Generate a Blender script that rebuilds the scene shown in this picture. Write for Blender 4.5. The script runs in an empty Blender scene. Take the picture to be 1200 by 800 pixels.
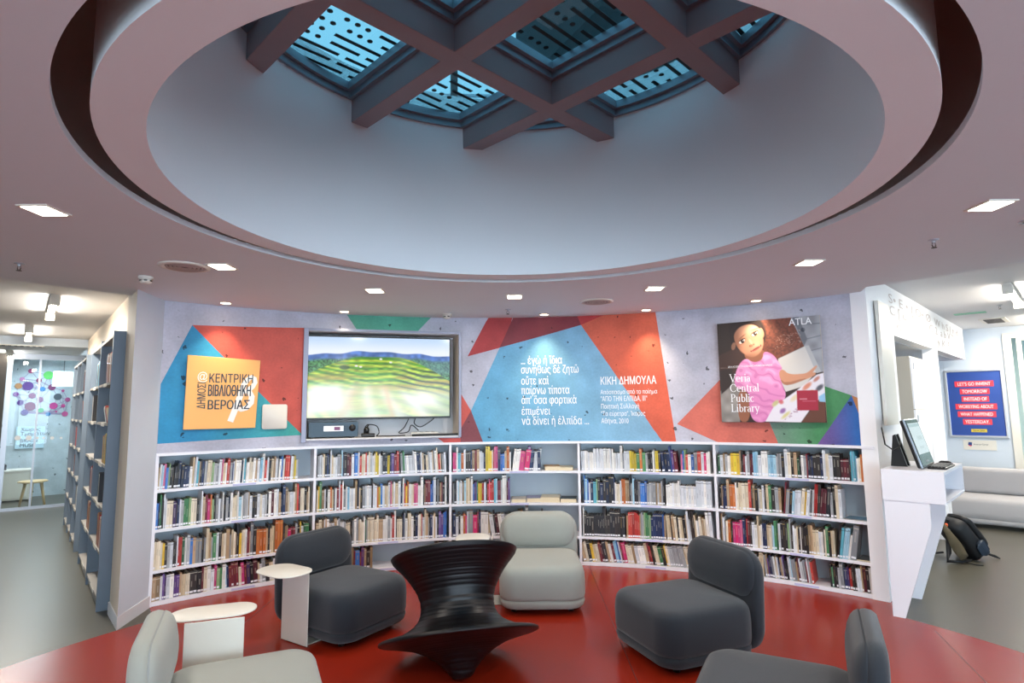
import bpy, bmesh, math, random
import numpy as np
from mathutils import Vector, Matrix

random.seed(11)
PI = math.pi
SC = bpy.context.scene
COL = SC.collection

# ------------------------------------------------------------------ camera, sky, exposure
CAMP = Vector((0, 0, 1.7))
pitch, roll = 0.1126, -0.0110
fw = Vector((0, math.cos(pitch), math.sin(pitch)))
rt0 = Vector((1, 0, 0)); up0 = rt0.cross(fw)
rt = rt0 * math.cos(roll) + up0 * math.sin(roll)
up = up0 * math.cos(roll) - rt0 * math.sin(roll)
cd = bpy.data.cameras.new('camera'); cam = bpy.data.objects.new('camera', cd); COL.objects.link(cam)
M = Matrix((rt, up, -fw)).transposed().to_4x4(); M.translation = CAMP
cam.matrix_world = M
cd.sensor_width = 36; cd.lens = 684.07 / 1200 * 36; cd.clip_start = 0.05
SC.camera = cam

w = bpy.data.worlds.new('sky'); SC.world = w; w.use_nodes = True
bg = w.node_tree.nodes['Background']
bg.inputs[0].default_value = (0.66, 0.84, 1.0, 1); bg.inputs[1].default_value = 7.5

SC.view_settings.view_transform = 'Standard'; SC.view_settings.look = 'None'
SC.view_settings.gamma = 1; SC.view_settings.exposure = 0.22
SC.cycles.max_bounces = 10; SC.cycles.diffuse_bounces = 5; SC.cycles.transparent_max_bounces = 12
SC.cycles.sample_clamp_indirect = 4

# light strengths (W)
L_SQUARE, L_SPOT, L_TUBE, L_SMALLROOM = 12.0, 42.0, 60.0, 45.0
L_WINDOW = 0

# ------------------------------------------------------------------ helpers
def lin(c):
    return c / 12.92 if c <= 0.04045 else ((c + 0.055) / 1.055) ** 2.4
def hx(s):
    s = s.lstrip('#')
    return tuple(lin(int(s[i:i + 2], 16) / 255) for i in (0, 2, 4)) + (1,)

def mat(name, color, rough=0.6, metal=0.0, spec=0.5, bump=0.0, bscale=200, var=0.0, vscale=8, sheen=0, coat=0):
    m = bpy.data.materials.new(name); m.use_nodes = True
    nt = m.node_tree; p = nt.nodes['Principled BSDF']
    c = hx(color) if isinstance(color, str) else tuple(color)
    p.inputs['Base Color'].default_value = c
    p.inputs['Roughness'].default_value = rough; p.inputs['Metallic'].default_value = metal
    p.inputs['Specular IOR Level'].default_value = spec
    p.inputs['Sheen Weight'].default_value = sheen
    p.inputs['Coat Weight'].default_value = coat
    tc = nt.nodes.new('ShaderNodeTexCoord')
    if bump:
        n = nt.nodes.new('ShaderNodeTexNoise'); n.inputs['Scale'].default_value = bscale; n.inputs['Detail'].default_value = 3
        b = nt.nodes.new('ShaderNodeBump'); b.inputs['Strength'].default_value = bump; b.inputs['Distance'].default_value = 0.01
        nt.links.new(tc.outputs['Object'], n.inputs['Vector']); nt.links.new(n.outputs['Fac'], b.inputs['Height'])
        nt.links.new(b.outputs['Normal'], p.inputs['Normal'])
    if var:
        n = nt.nodes.new('ShaderNodeTexNoise'); n.inputs['Scale'].default_value = vscale; n.inputs['Detail'].default_value = 4
        r = nt.nodes.new('ShaderNodeMapRange'); r.inputs['To Min'].default_value = 1 - var; r.inputs['To Max'].default_value = 1 + var
        mx = nt.nodes.new('ShaderNodeVectorMath'); mx.operation = 'SCALE'
        mx.inputs[0].default_value = c[:3]
        nt.links.new(tc.outputs['Object'], n.inputs['Vector']); nt.links.new(n.outputs['Fac'], r.inputs['Value'])
        nt.links.new(r.outputs[0], mx.inputs['Scale']); nt.links.new(mx.outputs[0], p.inputs['Base Color'])
    return m

def emis(name, color, s):
    m = bpy.data.materials.new(name); m.use_nodes = True
    p = m.node_tree.nodes['Principled BSDF']
    p.inputs['Base Color'].default_value = (0.8, 0.8, 0.8, 1)
    p.inputs['Emission Color'].default_value = hx(color); p.inputs['Emission Strength'].default_value = s
    return m

def attr_mat(name, rough=0.5, emit=0.0, spec=0.5, bump=0.0, coat=0):
    m = bpy.data.materials.new(name); m.use_nodes = True; nt = m.node_tree; p = nt.nodes['Principled BSDF']
    a = nt.nodes.new('ShaderNodeAttribute'); a.attribute_name = 'col'
    p.inputs['Roughness'].default_value = rough; p.inputs['Specular IOR Level'].default_value = spec
    p.inputs['Coat Weight'].default_value = coat
    if emit:
        p.inputs['Base Color'].default_value = (0.01, 0.01, 0.01, 1)
        nt.links.new(a.outputs['Color'], p.inputs['Emission Color']); p.inputs['Emission Strength'].default_value = emit
    else:
        nt.links.new(a.outputs['Color'], p.inputs['Base Color'])
    if bump:
        n = nt.nodes.new('ShaderNodeTexNoise'); n.inputs['Scale'].default_value = 60
        b = nt.nodes.new('ShaderNodeBump'); b.inputs['Strength'].default_value = bump
        nt.links.new(n.outputs['Fac'], b.inputs['Height']); nt.links.new(b.outputs['Normal'], p.inputs['Normal'])
    return m

def glass_mat(name, tint, gloss=0.08, rough=0.0):
    m = bpy.data.materials.new(name); m.use_nodes = True; nt = m.node_tree
    nt.nodes.remove(nt.nodes['Principled BSDF']); out = nt.nodes['Material Output']
    t = nt.nodes.new('ShaderNodeBsdfTransparent'); t.inputs[0].default_value = tint
    g = nt.nodes.new('ShaderNodeBsdfGlossy'); g.inputs['Roughness'].default_value = rough; g.inputs[0].default_value = (1, 1, 1, 1)
    f = nt.nodes.new('ShaderNodeFresnel'); f.inputs[0].default_value = 1.45
    mx = nt.nodes.new('ShaderNodeMixShader')
    ge = nt.nodes.new('ShaderNodeNewGeometry'); iv = nt.nodes.new('ShaderNodeMath'); iv.operation = 'SUBTRACT'; iv.inputs[0].default_value = 1
    ml = nt.nodes.new('ShaderNodeMath'); ml.operation = 'MULTIPLY'
    nt.links.new(ge.outputs['Backfacing'], iv.inputs[1]); nt.links.new(iv.outputs[0], ml.inputs[0]); nt.links.new(f.outputs[0], ml.inputs[1])
    nt.links.new(ml.outputs[0], mx.inputs[0]); nt.links.new(t.outputs[0], mx.inputs[1]); nt.links.new(g.outputs[0], mx.inputs[2])
    nt.links.new(mx.outputs[0], out.inputs[0])
    return m

def concrete_mat(name, use_attr=False, color='#b9b9c6'):
    """printed concrete wallpaper: mottled, fine cloth-like grain and dark pits"""
    m = bpy.data.materials.new(name); m.use_nodes = True; nt = m.node_tree; p = nt.nodes['Principled BSDF']
    N = nt.nodes.new; Lk = nt.links.new
    uv = N('ShaderNodeUVMap'); uv.uv_map = 'UVMap'
    n1 = N('ShaderNodeTexNoise'); n1.inputs['Scale'].default_value = 3.2; n1.inputs['Detail'].default_value = 6
    n2 = N('ShaderNodeTexNoise'); n2.inputs['Scale'].default_value = 45; n2.inputs['Detail'].default_value = 3
    r1 = N('ShaderNodeMapRange'); r1.inputs['From Min'].default_value = .3; r1.inputs['From Max'].default_value = .7
    r1.inputs['To Min'].default_value = .80; r1.inputs['To Max'].default_value = 1.12
    r2 = N('ShaderNodeMapRange'); r2.inputs['From Min'].default_value = .3; r2.inputs['From Max'].default_value = .7
    r2.inputs['To Min'].default_value = .94; r2.inputs['To Max'].default_value = 1.06
    ml = N('ShaderNodeMath'); ml.operation = 'MULTIPLY'
    v = N('ShaderNodeTexVoronoi'); v.inputs['Scale'].default_value = 5.5; v.inputs['Randomness'].default_value = 1
    v.voronoi_dimensions = '2D'; wn = N('ShaderNodeTexNoise'); wn.inputs['Scale'].default_value = 30
    ad = N('ShaderNodeVectorMath'); ad.operation = 'MULTIPLY_ADD'; ad.inputs[1].default_value = (.06, .06, 0)
    Lk(uv.outputs[0], wn.inputs['Vector']); Lk(wn.outputs['Color'], ad.inputs[0]); Lk(uv.outputs[0], ad.inputs[2])
    Lk(ad.outputs[0], v.inputs['Vector'])
    # pit radius varies by cell
    sep = N('ShaderNodeSeparateColor'); Lk(v.outputs['Color'], sep.inputs[0])
    rr = N('ShaderNodeMapRange'); rr.inputs['From Min'].default_value = .45; rr.inputs['From Max'].default_value = 1
    rr.inputs['To Min'].default_value = 0.0; rr.inputs['To Max'].default_value = .10
    Lk(sep.outputs[0], rr.inputs['Value'])
    lt = N('ShaderNodeMath'); lt.operation = 'LESS_THAN'; Lk(v.outputs['Distance'], lt.inputs[0]); Lk(rr.outputs[0], lt.inputs[1])
    pm = N('ShaderNodeMapRange'); pm.inputs['To Min'].default_value = 1; pm.inputs['To Max'].default_value = .22
    Lk(lt.outputs[0], pm.inputs['Value'])
    Lk(uv.outputs[0], n1.inputs['Vector']); Lk(uv.outputs[0], n2.inputs['Vector'])
    Lk(n1.outputs['Fac'], r1.inputs['Value']); Lk(n2.outputs['Fac'], r2.inputs['Value'])
    Lk(r1.outputs[0], ml.inputs[0]); Lk(r2.outputs[0], ml.inputs[1])
    m2 = N('ShaderNodeMath'); m2.operation = 'MULTIPLY'; Lk(ml.outputs[0], m2.inputs[0]); Lk(pm.outputs[0], m2.inputs[1])
    sc = N('ShaderNodeVectorMath'); sc.operation = 'SCALE'
    if use_attr:
        a = N('ShaderNodeAttribute'); a.attribute_name = 'col'; Lk(a.outputs['Color'], sc.inputs[0])
    else:
        sc.inputs[0].default_value = hx(color)[:3]
    Lk(m2.outputs[0], sc.inputs['Scale']); Lk(sc.outputs[0], p.inputs['Base Color'])
    p.inputs['Roughness'].default_value = .5; p.inputs['Specular IOR Level'].default_value = .3
    return m

def tag(o, label=None, cat=None, group=None, kind=None):
    if label: o['label'] = label
    if cat: o['category'] = cat
    if group: o['group'] = group
    if kind: o['kind'] = kind
    return o
def empty(name, loc=(0, 0, 0), rz=0.0):
    o = bpy.data.objects.new(name, None); COL.objects.link(o); o.location = loc; o.rotation_euler = (0, 0, rz)
    o.empty_display_size = .1
    return o

class MB:
    """collects polygons for one mesh"""
    def __init__(s): s.v = []; s.f = []; s.m = []; s.sm = []
    def add(s, vs, fs, mi=0, smooth=False):
        b = len(s.v); s.v += [tuple(x) for x in vs]; s.f += [tuple(b + i for i in f) for f in fs]
        s.m += [mi] * len(fs); s.sm += [smooth] * len(fs); return s
    def box(s, c, d, rz=0, mi=0, mx=None):
        x, y, z = d[0] / 2, d[1] / 2, d[2] / 2
        vs = [Vector((a, b, e)) for a in (-x, x) for b in (-y, y) for e in (-z, z)]
        R = Matrix.Rotation(rz, 3, 'Z')
        vs = [(mx @ q if mx else R @ q) + Vector(c) for q in vs]
        return s.add(vs, [(0, 1, 3, 2), (4, 6, 7, 5), (0, 4, 5, 1), (2, 3, 7, 6), (0, 2, 6, 4), (1, 5, 7, 3)], mi)
    def prism(s, pts, z0, z1, mi=0):
        n = len(pts)
        vs = [(p[0], p[1], z0) for p in pts] + [(p[0], p[1], z1) for p in pts]
        fs = [tuple(range(n))[::-1], tuple(range(n, 2 * n))] + [(i, (i + 1) % n, n + (i + 1) % n, n + i) for i in range(n)]
        return s.add(vs, fs, mi)
    def extr(s, pts3, off, mi=0):
        n = len(pts3); off = Vector(off)
        vs = [Vector(p) for p in pts3] + [Vector(p) + off for p in pts3]
        fs = [tuple(range(n))[::-1], tuple(range(n, 2 * n))] + [(i, (i + 1) % n, n + (i + 1) % n, n + i) for i in range(n)]
        return s.add(vs, fs, mi)
    def lathe(s, prof, n=32, c=(0, 0, 0), mi=0, smooth=True, cap=True):
        vs = []; fs = []
        for r, z in prof:
            for i in range(n):
                a = 2 * PI * i / n; vs.append((c[0] + r * math.cos(a), c[1] + r * math.sin(a), c[2] + z))
        for k in range(len(prof) - 1):
            for i in range(n):
                j = (i + 1) % n; fs.append((k * n + i, k * n + j, (k + 1) * n + j, (k + 1) * n + i))
        s.add(vs, fs, mi, smooth)
        if cap:
            b = len(s.v) - len(vs)
            if prof[0][0] > 1e-4: s.f.append(tuple(b + i for i in range(n))[::-1]); s.m.append(mi); s.sm.append(False)
            if prof[-1][0] > 1e-4: s.f.append(tuple(b + (len(prof) - 1) * n + i for i in range(n))); s.m.append(mi); s.sm.append(False)
        return s
    def tube(s, pts, r, n=8, mi=0):
        pts = [Vector(p) for p in pts]; vs = []; fs = []
        for k, p in enumerate(pts):
            t = (pts[min(k + 1, len(pts) - 1)] - pts[max(k - 1, 0)]).normalized()
            a = t.cross(Vector((0, 0, 1)))
            if a.length < 1e-3: a = t.cross(Vector((1, 0, 0)))
            a.normalize(); b = t.cross(a)
            rr = r[k] if isinstance(r, (list, tuple)) else r
            for i in range(n):
                q = 2 * PI * i / n; vs.append(p + (a * math.cos(q) + b * math.sin(q)) * rr)
        for k in range(len(pts) - 1):
            for i in range(n):
                j = (i + 1) % n; fs.append((k * n + i, k * n + j, (k + 1) * n + j, (k + 1) * n + i))
        fs.append(tuple(range(n))[::-1]); fs.append(tuple((len(pts) - 1) * n + i for i in range(n)))
        return s.add(vs, fs, mi, True)
    def loft(s, levels, W, D, R, seg=7, fn=None, mi=0, cap0=True, cap1=True):
        """rounded rectangle W x D swept through levels (height, inset); fn maps (x,y,h)"""
        rings = []
        for h, ins in levels:
            a, b = W / 2 - ins, D / 2 - ins; r = max(min(R - ins * .75, a - .002, b - .002), .004); ring = []
            for q, (cx, cy) in enumerate(((a - r, b - r), (-(a - r), b - r), (-(a - r), -(b - r)), (a - r, -(b - r)))):
                for k in range(seg + 1):
                    t = PI / 2 * q + PI / 2 * k / seg
                    ring.append((cx + r * math.cos(t), cy + r * math.sin(t), h))
            rings.append(ring)
        n = len(rings[0]); vs = [p for r_ in rings for p in r_]
        fs = [(k * n + i, k * n + (i + 1) % n, (k + 1) * n + (i + 1) % n, (k + 1) * n + i) for k in range(len(rings) - 1) for i in range(n)]
        if cap0: fs.append(tuple(range(n))[::-1])
        if cap1: fs.append(tuple((len(rings) - 1) * n + i for i in range(n)))
        if fn: vs = [fn(*p) for p in vs]
        return s.add(vs, fs, mi, True)
    def build(s, name, mats, parent=None, bevel=0, bseg=2, uv=None, col=None, fix=True):
        me = bpy.data.meshes.new(name); me.from_pydata(s.v, [], s.f)
        for m in (mats if isinstance(mats, (list, tuple)) else [mats]): me.materials.append(m)
        me.polygons.foreach_set('material_index', s.m); me.polygons.foreach_set('use_smooth', s.sm)
        if uv:
            L = me.uv_layers.new(name='UVMap')
            for i, l in enumerate(me.loops): L.data[i].uv = uv[l.vertex_index]
        if col is not None:
            A = me.color_attributes.new('col', 'FLOAT_COLOR', 'POINT')
            A.data.foreach_set('color', [x for c in col for x in c])
        if fix:
            bm = bmesh.new(); bm.from_mesh(me); bmesh.ops.recalc_face_normals(bm, faces=bm.faces); bm.to_mesh(me); bm.free()
        o = bpy.data.objects.new(name, me); COL.objects.link(o)
        if parent: o.parent = parent
        if bevel:
            b = o.modifiers.new('bevel', 'BEVEL'); b.width = bevel; b.segments = bseg; b.limit_method = 'ANGLE'; b.harden_normals = False
        return o

def copy_tree(o, parent=None, loc=None, rz=None):
    c = o.copy(); COL.objects.link(c)
    if parent: c.parent = parent
    if loc is not None: c.location = loc
    if rz is not None: c.rotation_euler = (0, 0, rz)
    for ch in list(o.children): copy_tree(ch, c)
    return c

def clip(poly, a, b, c):
    """keep part of a 2D polygon where a*x + b*y <= c"""
    out = []
    for i in range(len(poly)):
        p, q = poly[i], poly[(i + 1) % len(poly)]
        dp, dq = a * p[0] + b * p[1] - c, a * q[0] + b * q[1] - c
        if dp <= 0: out.append(p)
        if (dp < 0 < dq) or (dq < 0 < dp):
            t = dp / (dp - dq); out.append((p[0] + (q[0] - p[0]) * t, p[1] + (q[1] - p[1]) * t))
    return out
def area2(p): return abs(sum(p[i][0] * p[(i + 1) % len(p)][1] - p[(i + 1) % len(p)][0] * p[i][1] for i in range(len(p)))) / 2

def area_light(name, loc, size, power, color, direction=(0, 0, -1), sy=None, parent=None, spread=None):
    l = bpy.data.lights.new(name, 'AREA'); l.energy = power; l.color = color; l.size = size
    if sy: l.shape = 'RECTANGLE'; l.size_y = sy
    if spread: l.spread = spread
    o = bpy.data.objects.new(name, l); COL.objects.link(o); o.location = loc
    o.rotation_euler = Vector(direction).to_track_quat('-Z', 'Y').to_euler()
    if parent: o.parent = parent
    return o

def text_poly(txt, size, bold=0.0, align='LEFT', xs=1.0):
    """outline of the text, each contour filled on its own (holes cut from the contour that contains them)"""
    cu = bpy.data.curves.new('t', 'FONT'); cu.body = txt; cu.size = 1; cu.align_x = align; 
    cu.resolution_u = 3; cu.fill_mode = 'NONE'
    o = bpy.data.objects.new('t', cu); COL.objects.link(o)
    bpy.context.view_layer.update()
    me = bpy.data.meshes.new_from_object(o.evaluated_get(bpy.context.evaluated_depsgraph_get()))
    nb = {}
    for e in me.edges:
        a, b = e.vertices; nb.setdefault(a, []).append(b); nb.setdefault(b, []).append(a)
    seen = set(); loops = []
    for s0 in sorted(nb):
        if s0 in seen: continue
        lp = [s0]; seen.add(s0); cur = s0
        nxt = s0 + 1 if s0 + 1 in nb[s0] else nb[s0][0]
        while nxt is not None and nxt not in seen:
            lp.append(nxt); seen.add(nxt); c2 = [q for q in nb[nxt] if q not in seen]; nxt = c2[0] if c2 else None
        P_ = [(me.vertices[i].co.x, me.vertices[i].co.y) for i in lp]
        P_ = [p for i, p in enumerate(P_) if math.dist(p, P_[i - 1]) > 1e-6]
        if len(P_) > 2: loops.append(P_)
    bpy.data.objects.remove(o); bpy.data.curves.remove(cu); bpy.data.meshes.remove(me)
    # non-zero winding fill in thin horizontal bands (the font's contours overlap one another)
    E_ = [(p[i - 1], p[i]) for p in loops for i in range(len(p)) if p[i - 1][1] != p[i][1]]
    vs = []; fs = []
    if not E_: return vs, fs
    y0 = min(min(a[1], b[1]) for a, b in E_); y1 = max(max(a[1], b[1]) for a, b in E_); n = max(1, int((y1 - y0) / .022)); h = (y1 - y0) / n
    for k in range(n):
        lo = y0 + k * h; hi = lo + h; m_ = (lo + hi) / 2; X = []
        for a, b in E_:
            if (a[1] > m_) != (b[1] > m_):
                f_ = lambda y: a[0] + (b[0] - a[0]) * (min(max(y, min(a[1], b[1])), max(a[1], b[1])) - a[1]) / (b[1] - a[1])
                X.append((f_(m_), f_(lo), f_(hi), 1 if b[1] > a[1] else -1))
        X.sort(); w_ = 0
        for q in X:
            if w_ == 0: st = q
            w_ += q[3]
            if w_ == 0 and q[0] - st[0] > 1e-4:
                c = len(vs); vs += [(x * size * xs, y * size) for x, y in ((st[1] - bold, lo), (q[1] + bold, lo), (q[2] + bold, hi), (st[2] - bold, hi))]; fs.append((c, c + 1, c + 2, c + 3))
    return vs, fs
def lettering(txt, size, fn, m, parent, bold=0.0, align='LEFT', name='lettering', xs=1.0, width=None, label=None):
    vs, fs = text_poly(txt, size, bold, align, xs)
    if width and vs:
        mx = max(v[0] for v in vs) - min(v[0] for v in vs); k = width / mx; vs = [(x * k, y) for x, y in vs]
    o = MB().add([fn(x, y) for x, y in vs], fs).build(name, m, parent, fix=False)
    if label: o['label'] = label
    return o

# ------------------------------------------------------------------ materials
WHITE = mat('white_paint', '#dcdcde', .6, bump=.03, bscale=300, var=.015)
CEILM = mat('ceiling_paint', '#dde2e6', .75, bump=.05, bscale=25, var=.02, vscale=2)
DRUMM = mat('drum_paint', '#e8eaec', .7, bump=.04, bscale=8, var=.02, vscale=2)
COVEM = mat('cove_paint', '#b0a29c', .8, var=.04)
SHELFW = mat('white_laminate', '#e9e9ee', .35, var=.01)
BACKP = mat('shelf_back_laminate', '#b4c0c9', .45, var=.02)
CREAM = mat('cream_wall_paint', '#d8c9b6', .65, bump=.03, bscale=200, var=.02)
GREYW = mat('grey_wall_paint', '#c9d2dc', .65, bump=.03, bscale=200, var=.02)
STEELG = mat('grey_steel_shelf', '#6d7a88', .45, metal=.15, var=.05, vscale=5)
GREYLAM = mat('grey_laminate', '#8f8c88', .5, var=.04)
BEIGE = mat('beige_laminate', '#b9b0a2', .5, var=.01)
DARK = mat('dark_panel', '#3b3532', .5, var=.05)
ALU = mat('aluminium', '#b8bcc4', .35, metal=.7, bump=.02)
BEAMM = mat('skylight_beam_paint', '#8d8488', .55, var=.03)
FRAMEM = mat('skylight_frame_metal', '#7e929f', .4, metal=.3, var=.04)
BLACKP = mat('black_plastic', '#121214', .35, bump=.02)
SPUNM = mat('black_rotomoulded', '#0b0a0d', .38, spec=.4)
DGREY = mat('charcoal_wool', '#1e242c', .9, bump=.25, bscale=450, sheen=.25, var=.06, vscale=4)
LGREY = mat('light_grey_wool', '#999b93', .9, bump=.25, bscale=450, sheen=.2, var=.04, vscale=4)
SOFAM = mat('sofa_wool', '#a8a5a6', .9, bump=.25, bscale=450, sheen=.2, var=.04, vscale=4)
SEAM = mat('seam_thread', '#8f9290', .9)
SEAMD = mat('seam_thread_dark', '#2a2f36', .9)
TABLEW = mat('white_powder_coat', '#dcd7cc', .4, bump=.02)
WOOD = mat('pale_birch', '#d8b98a', .45, var=.08, vscale=20)
TEXTW = mat('white_print', '#eef0f2', .5)
TEXTD = mat('dark_print', '#263544', .5)
FLOORG = mat('grey_vinyl', '#524f45', .34, spec=.35, bump=.02, bscale=40, var=.06, vscale=1.5)
FLOORR = mat('red_vinyl', '#8e2310', .24, spec=.35, bump=.015, bscale=40, var=.05, vscale=1.5)
SEAMF = mat('floor_seam', '#5a1a10', .5)
BASEB = mat('baseboard_paint', '#d6d6da', .4)
CONC = concrete_mat('concrete_print')
CONCA = concrete_mat('concrete_colour_print', True)
BOOKM = attr_mat('book_cover', .45, coat=.15)
PRINT = attr_mat('poster_print', .5)
LAMPW = emis('lamp_diffuser', '#fff2dc', 9)
LAMPT = emis('tube_diffuser', '#fff6e6', 40)
LAMPR = emis('downlight_lens', '#ffdfb8', 12)
GLASS = glass_mat('clear_glass', (.92, .975, .985, 1))
SKYGLASS = glass_mat('teal_skylight_glass', (.19, .30, .33, 1))
FRIT = mat('dark_frit_print', '#0c2a30', .5)
ORANGE = mat('orange_print', '#f0b366', .5)

# ------------------------------------------------------------------ room frame of reference
C0 = Vector((-0.024, 2.006)); RW = 4.576            # centre and radius of the curved wall
H0 = Vector((0.022, 2.842)); CZ = 2.716; CZ2 = 2.89  # centre of the round opening, soffit and outer ceiling heights
A0, A1 = -43.9, 44.85
def arc(a, r=RW, z=0.0):
    a = math.radians(a); return Vector((C0.x + r * math.sin(a), C0.y + r * math.cos(a), z))
def arc_local(a, z, out=0.0): return arc(a, RW - out, z)
dR = Vector((.700, .714, 0)); eR = Vector((.714, -.700, 0))       # right radial wall: along / towards the side room
WPR = Vector((3.22, 5.23, 0))
dL = Vector((-.642, .767, 0)); eL = Vector((.767, .642, 0))       # left radial wall: along / into the wall
P1 = Vector((-3.122, 4.793, 0))
GL = Vector((-8.26, 10.92, 0))
QW = Vector((7.425, 9.56, 0))

# ------------------------------------------------------------------ floor
big = [(-16, -5), (16, -5), (16, 17), (-16, 17)]
f = MB().prism(big, -.12, 0).build('floor', FLOORG); tag(f, kind='structure')
redp = []
for k in range(200):
    a = 2 * PI * k / 200; d = Vector((math.cos(a), math.sin(a)))
    o_ = H0 - C0; b = o_.dot(d); t = -b + math.sqrt(b * b - (o_.dot(o_) - (RW + .05) ** 2))
    p = H0 + d * t; ang = math.degrees(math.atan2(p.x - C0.x, p.y - C0.y))
    r = min(t, 4.15 if abs(ang) > 43.5 else 9) if -45.2 < ang < 47 and p.y > C0.y else 3.69
    q = H0 + d * r; redp.append((q.x, q.y))
f2 = MB().prism(redp, -.01, .003).build('red_floor_inlay', FLOORR, f)
for (x0, y0, x1, y1) in ((.80, 6.5, .74, 3.0), (-2.2, 6.0, -2.1, 1.5), (3.15, 4.6, 2.2, 1.8)):
    d = Vector((x1 - x0, y1 - y0)); n = Vector((-d.y, d.x)).normalized() * .003
    MB().prism([(x0 + n.x, y0 + n.y), (x1 + n.x, y1 + n.y), (x1 - n.x, y1 - n.y), (x0 - n.x, y0 - n.y)], .0025, .0038).build('floor_seam', SEAMF, f)

# ------------------------------------------------------------------ ceiling: soffit with the round opening
def rim(a):
    """outer edge of the soffit seen from C0 (degrees from +Y, clockwise)"""
    a = (a + 180) % 360 - 180
    if A0 - .5 <= a <= A1 + .5: return RW + .12
    if a < 0: return 4.50
    return 4.36
N = 180; mb = MB(); vs = []; fs = []
for i in range(N):
    a = 360 * i / N; d = Vector((math.sin(math.radians(a)), math.cos(math.radians(a))))
    o_ = C0 - H0; b = o_.dot(d); t = -b + math.sqrt(b * b - (o_.dot(o_) - 1.84 ** 2)); p = C0 + d * t
    q = C0 + d * rim(a)
    vs += [(p.x, p.y, CZ), (q.x, q.y, CZ), (q.x, q.y, CZ2 + .02), (p.x, p.y, CZ + .03)]
for i in range(N):
    j = (i + 1) % N
    fs += [(4 * i, 4 * j, 4 * j + 1, 4 * i + 1), (4 * i + 1, 4 * j + 1, 4 * j + 2, 4 * i + 2), (4 * i, 4 * i + 3, 4 * j + 3, 4 * j)]
mb.add(vs, fs)
ceil = mb.build('ceiling', CEILM); tag(ceil, kind='structure')
# outer, higher ceiling (annulus out to the square)
mb = MB(); vs = []; fs = []
for i in range(N):
    a = 2 * PI * i / N; d = (math.sin(a), math.cos(a)); k = 16 / max(abs(d[0]), abs(d[1]))
    if d[1] < 0: k = min(k, (5 + C0.y) / -d[1])
    vs += [(C0.x + 4.2 * d[0], C0.y + 4.2 * d[1], CZ2), (C0.x + k * d[0], C0.y + k * d[1], CZ2),
           (C0.x + 4.2 * d[0], C0.y + 4.2 * d[1], CZ2 + .1), (C0.x + k * d[0], C0.y + k * d[1], CZ2 + .1)]
for i in range(N):
    j = (i + 1) % N
    fs += [(4 * i, 4 * j, 4 * j + 1, 4 * i + 1), (4 * i + 2, 4 * i + 3, 4 * j + 3, 4 * j + 2), (4 * i + 1, 4 * j + 1, 4 * j + 3, 4 * i + 3), (4 * i, 4 * i + 2, 4 * j + 2, 4 * j)]
mb.add(vs, fs).build('upper_ceiling', WHITE, ceil)
# cove channel around the drum
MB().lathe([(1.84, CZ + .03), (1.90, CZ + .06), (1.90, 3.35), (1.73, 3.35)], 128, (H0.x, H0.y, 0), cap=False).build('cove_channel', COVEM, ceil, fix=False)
# hanging drum
drum = MB().lathe([(1.737, 3.4), (1.737, CZ), (1.574, CZ), (1.574, 3.2), (1.58, 3.6), (1.592, 4.15), (1.80, 4.15), (1.80, 3.45), (1.737, 3.4)], 160, (H0.x, H0.y, 0), cap=False)
for i in range(len(drum.sm)): drum.sm[i] = True
drum = drum.build('ceiling_drum', DRUMM); tag(drum, kind='structure')
m_ = drum.modifiers.new('split', 'EDGE_SPLIT'); m_.split_angle = math.radians(40)

# ------------------------------------------------------------------ skylight grid
sky = empty('window_1', (H0.x, H0.y, 0)); tag(sky, kind='structure')
s2 = math.sqrt(.5)
def uvxy(u, v): return ((u - v) * s2, (u + v) * s2)     # u along (1,1), v along (-1,1)
# beams "A" run along u at constant v ; beams "B" run along v at constant u
AV = [.50, -.49, -1.43]; BU = [-.79, .03, .875]
RD = 1.60; BWD = .13
def chord(c): return math.sqrt(max(RD * RD - c * c, 0))
for v in AV:
    h = max(chord(v - BWD / 2), chord(v + BWD / 2)) + .01
    if h > .3:
        MB().prism([uvxy(a, b) for a, b in ((-h, v - BWD / 2), (h, v - BWD / 2), (h, v + BWD / 2), (-h, v + BWD / 2))], 3.72, 4.0).build('beam', BEAMM, sky, bevel=.004)
cuts = sorted(AV)
for u in BU:
    hh = max(chord(u - BWD / 2), chord(u + BWD / 2)) + .01
    if hh < .3: continue
    MB().prism([uvxy(a, b) for a, b in ((u - BWD / 2, -hh), (u + BWD / 2, -hh), (u + BWD / 2, hh), (u - BWD / 2, hh))], 3.7205, 4.0).build('beam', BEAMM, sky, bevel=.004)
NG = 72
disc = [(RD * math.cos(2 * PI * k / NG), RD * math.sin(2 * PI * k / NG)) for k in range(NG)]
def clip_convex(poly, conv):
    for i in range(len(conv)):
        p, q = conv[i], conv[(i + 1) % len(conv)]
        if len(poly) < 3: return []
        ex, ey = q[0] - p[0], q[1] - p[1]
        poly = clip(poly, ey, -ex, ey * p[0] - ex * p[1])
    return poly
def rect_uv(u0, u1, v0, v1): return [uvxy(u0, v0), uvxy(u1, v0), uvxy(u1, v1), uvxy(u0, v1)]
def inset(poly, d):
    """inset a convex counter-clockwise polygon"""
    src = poly[:]
    for i in range(len(src)):
        p, q = src[i], src[(i + 1) % len(src)]; ex, ey = q[0] - p[0], q[1] - p[1]; L = math.hypot(ex, ey)
        if L < 1e-6: continue
        nx, ny = ey / L, -ex / L
        poly = clip(poly, nx, ny, nx * p[0] + ny * p[1] - d)
        if len(poly) < 3: return []
    return poly
ue = [-1.7] + BU + [1.75]; ve = sorted(AV); ve = [-1.75] + ve + [1.75]
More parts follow.
